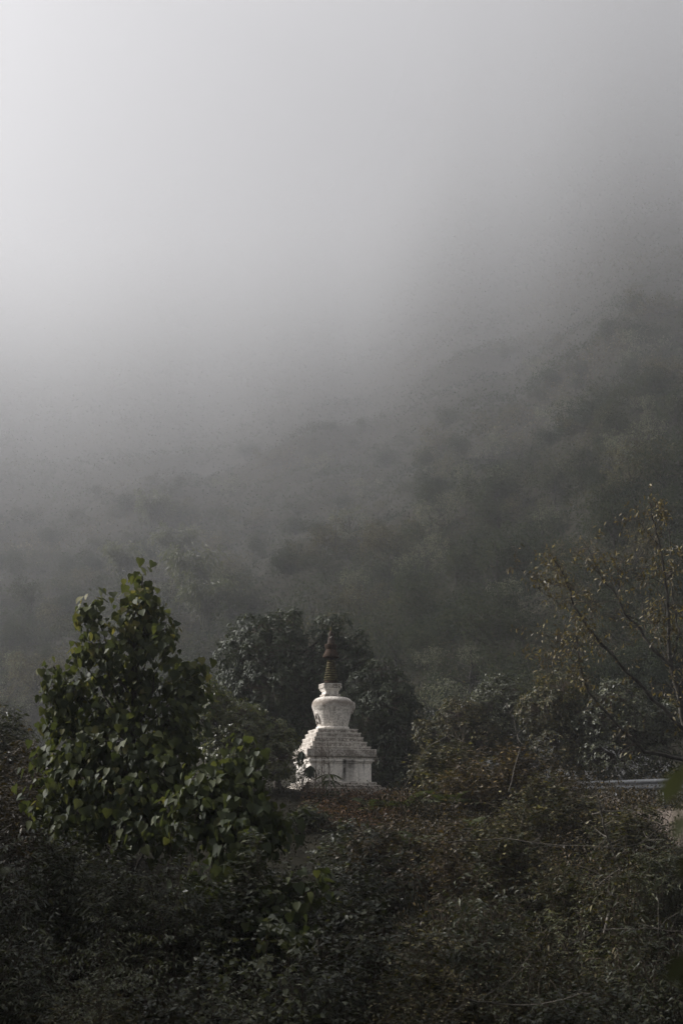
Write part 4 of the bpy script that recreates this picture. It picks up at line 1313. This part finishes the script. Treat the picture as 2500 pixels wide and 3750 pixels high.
bare_branch('long thin bare branch running across the right bank below the ferns', [(1640, 3085), (1850, 3070), (2050, 3090), (2260, 3100), (2420, 3060)], 20.0, 401)
bare_branch('pale bare branch lying low across the bottom right', [(1700, 3655), (1880, 3665), (2060, 3660), (2160, 3630)], 12.2, 402, .007)
bare_branch('thin grey branch slanting up at the lower right', [(2080, 3460), (2200, 3400), (2350, 3380), (2500, 3390)], 13.2, 403, .006)
bare_branch('dark crooked branch rising from the gully at the right', [(2210, 3420), (2260, 3180), (2200, 3020), (2170, 2900)], 22.0, 404, .025)
bare_branch('arching leafless stem over the shrubs right of the stupa', [(1480, 2880), (1560, 2740), (1640, 2690), (1700, 2720)], 35.5, 405, .010)
bare_branch('tall leafless stem beside the golden brown bush', [(1860, 2900), (1900, 2740), (1870, 2640), (1830, 2560)], 33.5, 406, .014)
# bare shoots standing up out of the right bank
S('bare_shrub', 'thin bare shoots rising above the hedge against the dark hill', 1690, 2420, 39, 210, SMALL, 'brown', .05, 8, 5, 3, .05, 28, bare=True, stem_r=.012)

# ------------------------------------------------------------------ tall unseen trees added beside and around the camera to shade the gully
def shade_wood():
    r = np.random.default_rng(301)
    root = thing('shade_tree', 'unseen tall tree added left of the view to shade the gully', 'tree', (0, 0, 0), 0, 'added shade trees beside the viewpoint')
    tr, mb = MB(), MB()
    tube(tr, curve((0, 0, -.5), (0, 0, 10.5), (.3, .2, 0), 10, .06, r), np.linspace(.26, .06, 10), 8)
    for k in range(15):
        z = r.uniform(2.0, 11.5); q = 2.3 * (1 - ((z - 6) / 8) ** 2)
        th = r.uniform(0, 6.28)
        c = np.array((q * .7 * math.cos(th), q * .7 * math.sin(th), z))
        tube(tr, curve((0, 0, z * .7), c, (0, 0, -.2), 5, .04, r), np.linspace(.09, .03, 5), 5)
        n = 60
        d_ = rand_in_ball(n, r, .5); a = c + d_ * (1.7, 1.7, 1.3)
        m = 8
        pp = a[:, None] + r.normal(0, .22, (n, m, 3))
        scatter(mb, OVAL, pp.reshape(-1, 3), (d_[:, None] * .5 + r.normal(0, .5, (n, m, 3)) - (0, 0, .4)).reshape(-1, 3), (r.normal(0, .4, (n, m, 3)) + (0, 0, .8)).reshape(-1, 3),
                .30 * r.uniform(.6, 1.2, n * m), r.random(n * m))
    tr.build('trunk', M['bark'], root); mb.build('crown', M['dark'], root)
    spots = [(-13.5, 30, .6), (-16.5, 34, .6), (-12, 23, .9), (-16, 27, .7), (-10, 17, .95), (-14, 20, 1.1), (-13, 13, 1.1), (-19, 39, .55), (-21, 31, .7), (-8, 3, 1.0), (-18, 22, 1.2), (-19, 16, 1.25), (3, -5, 1.0), (-3, -6, 1.0), (11, 4, 1.0), (9.5, 15, .85), (12.5, 20, .8),
             (8, 3, .9), (10, 10, .8)]
    for i, (x, y, s) in enumerate(spots):
        z = H1(x, y, False)
        if i == 0: root.location = (x, y, z); root.scale = (s, s, s)
        else: dup(root, (x, y, z), r.uniform(0, 6.28), s, 'unseen tall tree added left of the view to shade the gully' if x < -5 and y > 0 else 'unseen tall tree added round the viewpoint to shade the gully')
shade_wood()

# ------------------------------------------------------------------ out of focus leaves close to the lens
def near_sprig(label, pts, leaves, seed, mat='near'):
    r = np.random.default_rng(seed)
    b = P(*pts[0])
    root = thing('leafy_twig', label, 'twig', tuple(b))
    mb = MB()
    tube(mb, [P(*q) - b for q in pts], np.linspace(.003, .0015, len(pts)), 6)
    mb.build('stem', M['twig'], root)
    ps, ys, ns, ss, ts = [], [], [], [], []
    for (u0, v0, u1, v1, d, t) in leaves:
        a, c = P(u0, v0, d), P(u1, v1, d + .03)
        ps.append(a - b); ys.append(c - a); ns.append(np.array((.15, -.75, .6)) + r.normal(0, .15, 3)); ss.append(np.linalg.norm(c - a)); ts.append(t)
    singles(root, leaf_lance(.2, .1), mat, ps, ys, ns, ss, ts)
near_sprig('blurred pale green leaves of a twig close to the camera at the right edge', [(2640, 2700, 1.35), (2560, 2780, 1.33), (2530, 2900, 1.3), (2540, 3080, 1.3)],
    [(2515, 2795, 2415, 2950, 1.3, .72), (2500, 2930, 2460, 3030, 1.28, .5), (2520, 2985, 2455, 3075, 1.3, .78), (2540, 3070, 2440, 3140, 1.3, .05), (2560, 3100, 2470, 3220, 1.27, .05), (2575, 2850, 2520, 2970, 1.25, .4)], 91)
near_sprig('blurred dark olive leaf of a twig close to the camera low on the right edge', [(2680, 3440, 1.3), (2580, 3480, 1.28), (2530, 3560, 1.26)],
    [(2545, 3490, 2420, 3600, 1.26, .0), (2570, 3470, 2480, 3520, 1.27, .1), (2550, 3540, 2500, 3650, 1.25, .0)], 92)
near_sprig('blurred yellowish leaves of a twig close to the camera at the left edge', [(-140, 3080, 2.2), (-60, 3150, 2.2), (0, 3200, 2.2)],
    [(-50, 3160, 35, 3205, 2.2, .1), (-60, 3120, 20, 3130, 2.2, .05), (10, 3195, 50, 3175, 2.2, .55), (-50, 3230, 5, 3275, 2.2, .0)], 93)

# ------------------------------------------------------------------ forest on the hillside
def forest_proto(name, label, seed, lobes, leaf, mat, size, n_clu, per, hgt, group, cat='tree', tint=(0, 1)):
    r = np.random.default_rng(seed)
    root = thing(name, label, cat, (0, 0, 0), 0, group)
    tr = MB()
    tube(tr, curve((0, 0, -1.0), (0, 0, hgt * .8), (.2, 0, 0), 7, .05, r), np.linspace(.10, .04, 7), 6)
    mb = MB()
    for (x, y, z, rx, rz) in lobes:
        c = np.array((x, y, z))
        tube(tr, curve((0, 0, z * .5), c, (0, 0, -.3), 5, .04, r), np.linspace(.05, .02, 5), 5)
        n = max(6, int(n_clu * rx * rz))
        q = rand_in_ball(n, r, .6)
        a = c + q * np.array((rx, rx, rz))
        tin = r.uniform(*tint, n)
        m = per
        pp = a[:, None] + r.normal(0, size * .85, (n, m, 3))
        y_ = q[:, None] * .6 + r.normal(0, .55, (n, m, 3)) - np.array((0, 0, .45))
        nn = q[:, None] * .6 + r.normal(0, .4, (n, m, 3)) + np.array((0, 0, .7))
        scatter(mb, leaf, pp.reshape(-1, 3), y_.reshape(-1, 3), nn.reshape(-1, 3), size * r.uniform(.6, 1.2, n * m), np.repeat(np.clip(tin, 0, 1), m))
    tr.build('trunk', M['hill_bark'], root)
    mb.build('crown', M[mat], root)
    return root

def rlobes(seed, n, w, h0, h1, rr0, rr1):
    r = np.random.default_rng(seed)
    return [(r.normal(0, w * .5), r.normal(0, w * .5), r.uniform(h0, h1), r.uniform(rr0, rr1), r.uniform(rr0, rr1) * .75) for _ in range(n)]
G = 'trees on the misty hillside'
protos = [
    (forest_proto('broadleaf_tree', 'dark broad crowned tree fading into the mist on the hillside', 201, rlobes(1, 11, 3.2, .5, 3.9, 1.0, 1.6), LANCE_W, 'forest', .22, 42, 7, 4.5, G, tint=(.0, .5)), 1.0),
    (forest_proto('broadleaf_tree', 'dark broad crowned tree fading into the mist on the hillside', 202, rlobes(2, 10, 2.5, .4, 4.2, .9, 1.4), OVAL, 'forest', .19, 46, 8, 5, G, tint=(.1, .65)), 1.0),
    (forest_proto('brown_tree', 'brownish leaved tree standing on the misty hillside', 203, rlobes(3, 11, 2.8, .3, 3.6, .9, 1.5), OVAL, 'forest', .18, 44, 8, 4, G, tint=(.6, .95)), .7),
    (forest_proto('pale_tree', 'pale grey green tree catching light on the misty hillside', 204, rlobes(4, 12, 3.0, .5, 4.0, .8, 1.3), LANCE_W, 'pale', .22, 34, 7, 4.5, G, tint=(.0, .9)), .35),
    (forest_proto('broadleaf_tree', 'dark broad crowned tree fading into the mist on the hillside', 205, rlobes(5, 12, 3.8, .3, 3.2, .9, 1.5), LANCE, 'forest', .26, 40, 7, 3.5, G, tint=(.0, .8)), .9),
]
def bamboo_proto():
    r = np.random.default_rng(206)
    root = thing('bamboo_clump', 'pale green bamboo clump with drooping feathery tops on the misty hillside', 'bamboo', (0, 0, 0), 0, 'bamboo clumps on the misty hillside')
    cu, mb = MB(), MB()
    for k in range(26):
        th = r.uniform(0, 6.283); q = r.uniform(.4, 1)
        tip = np.array((2.2 * q * math.cos(th), 2.2 * q * math.sin(th), r.uniform(2.4, 4.4)))
        c = curve((tip[0] * .15, tip[1] * .15, -.6), tip, (-tip[0] * .3, -tip[1] * .3, 2.2), 10, .03, r)
        tube(cu, c, np.linspace(.035, .008, 10), 4)
        for i in range(4, 10):
            m = 16
            pp = c[i] + r.normal(0, .22, (m, 3)) - np.array((0, 0, .12))
            y_ = unit(c[min(i + 1, 9)] - c[i - 1]) * .5 + r.normal(0, .35, (m, 3)) - np.array((0, 0, .9))
            scatter(mb, NARROW, pp, y_, r.normal(0, .6, (m, 3)) + np.array((0, -.3, .5)), .42 * r.uniform(.7, 1.2, m), r.uniform(0, 1, m))
    cu.build('culm', M['bamboo'], root); mb.build('crown', M['bamboo'], root)
    return root
bam = bamboo_proto()
def bare_proto():
    r = np.random.default_rng(207)
    root = thing('bare_tree', 'bare pale branched tree on the dark lower hillside', 'tree', (0, 0, 0), 0, 'bare trees on the lower hillside')
    mb = MB()
    def grow(p, d, L, rad, lev):
        q = curve(p, p + d * L, r.normal(0, .12 * L, 3), 6, .03 * L, r)
        tube(mb, q, np.linspace(rad, rad * .5, 6), 5 if lev < 2 else 4)
        if lev < 4:
            for _ in range(3 if lev else 5):
                k = r.integers(2, 6)
                grow(q[k], unit(d * .7 + r.normal(0, .5, 3) + np.array((0, 0, .06))), L * r.uniform(.45, .75), rad * .5, lev + 1)
    grow(np.array((0, 0, -.5)), unit(np.array((.2, 0, 1.0))), 2.2, .07, 0)
    mb.build('trunk', M['hill_bark'], root)
    return root
bare = bare_proto()

def hill_point(u, v):
    """point of the hillside along the sight line (marching)"""
    d = unit(ray(u, v))
    t = np.geomspace(62, 3400, 900)
    pts = d[None] * t[:, None]
    below = pts[:, 2] < height(pts[:, 0], pts[:, 1])
    i = int(np.argmax(below))
    if not below[i]: return None
    return pts[i], t[i]

KIND_LABEL = {'broadleaf_tree': 'dark broad crowned tree', 'brown_tree': 'brownish leaved tree', 'pale_tree': 'pale grey green tree',
              'bamboo_clump': 'pale drooping bamboo clump', 'bare_tree': 'bare pale branched tree'}
def plant_forest():
    r = np.random.default_rng(210)
    # hand placed where the photograph shows them
    first = set()
    def zone(u, v):
        if v > 2250: return 'low on the slope ' + ('left of the round evergreen' if u < 900 else 'behind the hedge at the right' if u > 1650 else 'just above the round evergreen')
        if u > 2100: return 'on the dark right hand slope ' + ('above the sparse golden tree' if v > 1500 else 'high under the fog')
        if u > 1350: return 'on the slope ' + ('above and right of the stupa' if v > 1600 else 'high above the stupa')
        return 'on the pale misty slope ' + ('above the heart leaved tree' if v > 1600 else 'high at the left')
    def place(pr, u, v, s, rz=None):
        hp = hill_point(u, v)
        if hp is None: return False
        (x, y, z), t = hp
        loc = (x, y, H1(x, y) - .25 * s)
        rz = r.uniform(0, 6.28) if rz is None else rz
        if pr.name not in first:
            first.add(pr.name)
            pr.location = loc; pr.rotation_euler = (0, 0, rz); pr.scale = (s, s, s * r.uniform(.9, 1.15))
            q = pr
        else:
            q = dup(pr, loc, rz, (s, s, s * r.uniform(.9, 1.15)))
        q['label'] = KIND_LABEL[pr.name.split('.')[0]] + ' ' + zone(u, v)
        return True
    A, B, C_, D_, E_ = [p[0] for p in protos]
    for (u, v, s) in [(1980, 1400, 1.5), (2330, 1700, .95), (2390, 1560, .8), (1600, 1760, 1.0), (2010, 1970, .62), (1560, 2150, 1.0)]:
        place(D_, u, v, s)
    for (u, v, s) in [(560, 1960, 2.6), (450, 2140, 2.2), (700, 2240, 2.4), (640, 2080, 2.4), (760, 2330, 1.8)]:
        place(bam, u, v, s)
    for (u, v, s) in [(1720, 2080, 1.0), (1790, 2200, .9), (1700, 1900, 1.0), (1850, 1860, .9)]:
        place(bare, u, v, s)
    # the rest, spaced out
    pts = []
    wts = np.array([p[1] for p in protos]); wts /= wts.sum()
    n = 0
    tries = 0
    while n < 262 and tries < 6000:
        tries += 1
        u = r.uniform(-150, 2650); v = 2800 - 2100 * r.random() ** 1.15
        # leave the fogged upper left to the far wood
        if v < 950 + max(0, (1900 - u)) * .38: continue
        hp = hill_point(u, v)
        if hp is None: continue
        t = hp[1]
        if r.random() < float(smooth(130, 700, t)): continue        # farther trees merge into the far wood
        s = np.interp(t, [60, 120, 300, 800], [.75, 1.1, 1.3, 1.4]) * r.uniform(.65, 1.25)
        rad = 2.0 * s / t * F
        if any((u - a) ** 2 + ((v - b_) * 1.2) ** 2 < (.5 * (rad + c)) ** 2 for a, b_, c in pts): 
            if tries < 4500: continue
        k = r.choice(len(protos), p=wts)
        place(protos[k][0], u, v, s)
        pts.append((u, v, rad)); n += 1
plant_forest()

# the far wood and the scrub between the trees: one mass
def far_wood():
    r = np.random.default_rng(220)
    mb = MB()
    # distance of the slope on a coarse net of sight lines, so that the leaves are spread evenly over the slope one sees
    gu, gv = np.linspace(-500, 3000, 71), np.linspace(-100, 2850, 119)
    T = np.zeros((71, 119))
    for i, u in enumerate(gu):
        for j, v in enumerate(gv):
            hp = hill_point(u, v)
            T[i, j] = hp[1] if hp else 3000.
    n = 108000
    uu, vv = r.uniform(-500, 3000, n), r.uniform(-100, 2850, n)
    fi, fj = (uu + 500) / 50, (vv + 100) / 25
    i, j = np.minimum(fi.astype(int), 69), np.minimum(fj.astype(int), 117)
    a, b = fi - i, fj - j
    t = T[i, j] * (1 - a) * (1 - b) + T[i + 1, j] * a * (1 - b) + T[i, j + 1] * (1 - a) * b + T[i + 1, j + 1] * a * b
    d = np.stack([(uu - 1250) / F, np.full(n, math.cos(PITCH)) - (1875 - vv) / F * math.sin(PITCH), math.sin(PITCH) + (1875 - vv) / F * math.cos(PITCH)], -1)
    d = unit(d)
    t = t * r.uniform(.93, 1.12, n)
    x, y = d[:, 0] * t, d[:, 1] * t
    ok = (t > 58) & (np.abs(x) < 1000)
    x, y, t = x[ok], y[ok], t[ok]; n = len(x)
    z = height(x, y)
    s = np.clip(np.interp(t, [0, 300, 700, 3500], [0, .63, 1.15, 3.2]), .15, 6.0) * r.uniform(.7, 1.3, n)
    w = 5 + t * .022
    bump = np.clip(vnoise(np.stack([x / w, y / w, z / w], -1)) + .40, 0, 2)
    per = 5
    tn = np.clip(.36 + .55 * vnoise(np.stack([x / (w * 1.7), y / (w * 1.7), z / (w * 1.7) + 7], -1)) + r.normal(0, .10, n), 0, 1)
    c = np.stack([x, y, z + bump * np.interp(t, [50, 250, 500, 3500], [2.0, 4.2, 4.0, 3.0]) * np.sqrt(r.random(n))], -1)
    P_ = np.repeat(c, per, 0) + r.normal(0, 1, (n * per, 3)) * np.repeat(s * np.interp(t, [100, 350], [1.0, .55]), per)[:, None] * np.array((1.5, 1.5, 1.1))
    Y_ = r.normal(0, .6, (n * per, 3)) + np.array((0, 0, -.6)); N_ = r.normal(0, .28, (n * per, 3)) + np.array((0, -.55, .85))
    scatter(mb, SMALL, P_, Y_, N_, np.repeat(s, per) * r.uniform(.7, 1.3, n * per), np.repeat(tn, per))
    o = mb.build('far_forest', M['forest'])
    tag(o, 'far forest and scrub covering the hillside and fading into fog', None, None, 'stuff')
    return float(P_[:, 2].max()), float(P_[:, 1].max()), float(np.abs(P_[:, 0]).max())
fz, fy, fx = far_wood()

# ------------------------------------------------------------------ haze: one closed box of even air round everything
def haze_box():
    m = bpy.data.materials.new('haze_air'); m.use_nodes = True
    n, l = m.node_tree.nodes, m.node_tree.links
    n.clear()
    out = n.new('ShaderNodeOutputMaterial')
    pv = n.new('ShaderNodeVolumePrincipled')
    pv.inputs['Color'].default_value = (*HAZE_COL, 1)
    pv.inputs['Density'].default_value = SIGMA
    pv.inputs['Anisotropy'].default_value = HAZE_ANISO
    l.new(pv.outputs[0], out.inputs['Volume'])
    x1 = max(xmax, fx) + 12; y1 = max(ymax, fy) + 30; y0 = ymin - 20; z0 = float(HV[..., 2].min()) - 2; z1 = max(zmax, fz) + 15
    V = [(a, b, c) for a in (-x1, x1) for b in (y0, y1) for c in (z0, z1)]
    mb = MB()
    mb.add(V, quads=[(0, 1, 3, 2), (4, 6, 7, 5), (0, 4, 5, 1), (2, 3, 7, 6), (0, 2, 6, 4), (1, 5, 7, 3)])
    o = mb.build('haze', m, sm=False)
    tag(o, 'pale fog filling the valley air', None, None, 'stuff')
    print('HAZE BOX', x1, y0, y1, z0, z1)
haze_box()
print('TRIS', sum(sum(len(p.vertices) - 2 for p in me.polygons) for me in bpy.data.meshes if me.users))
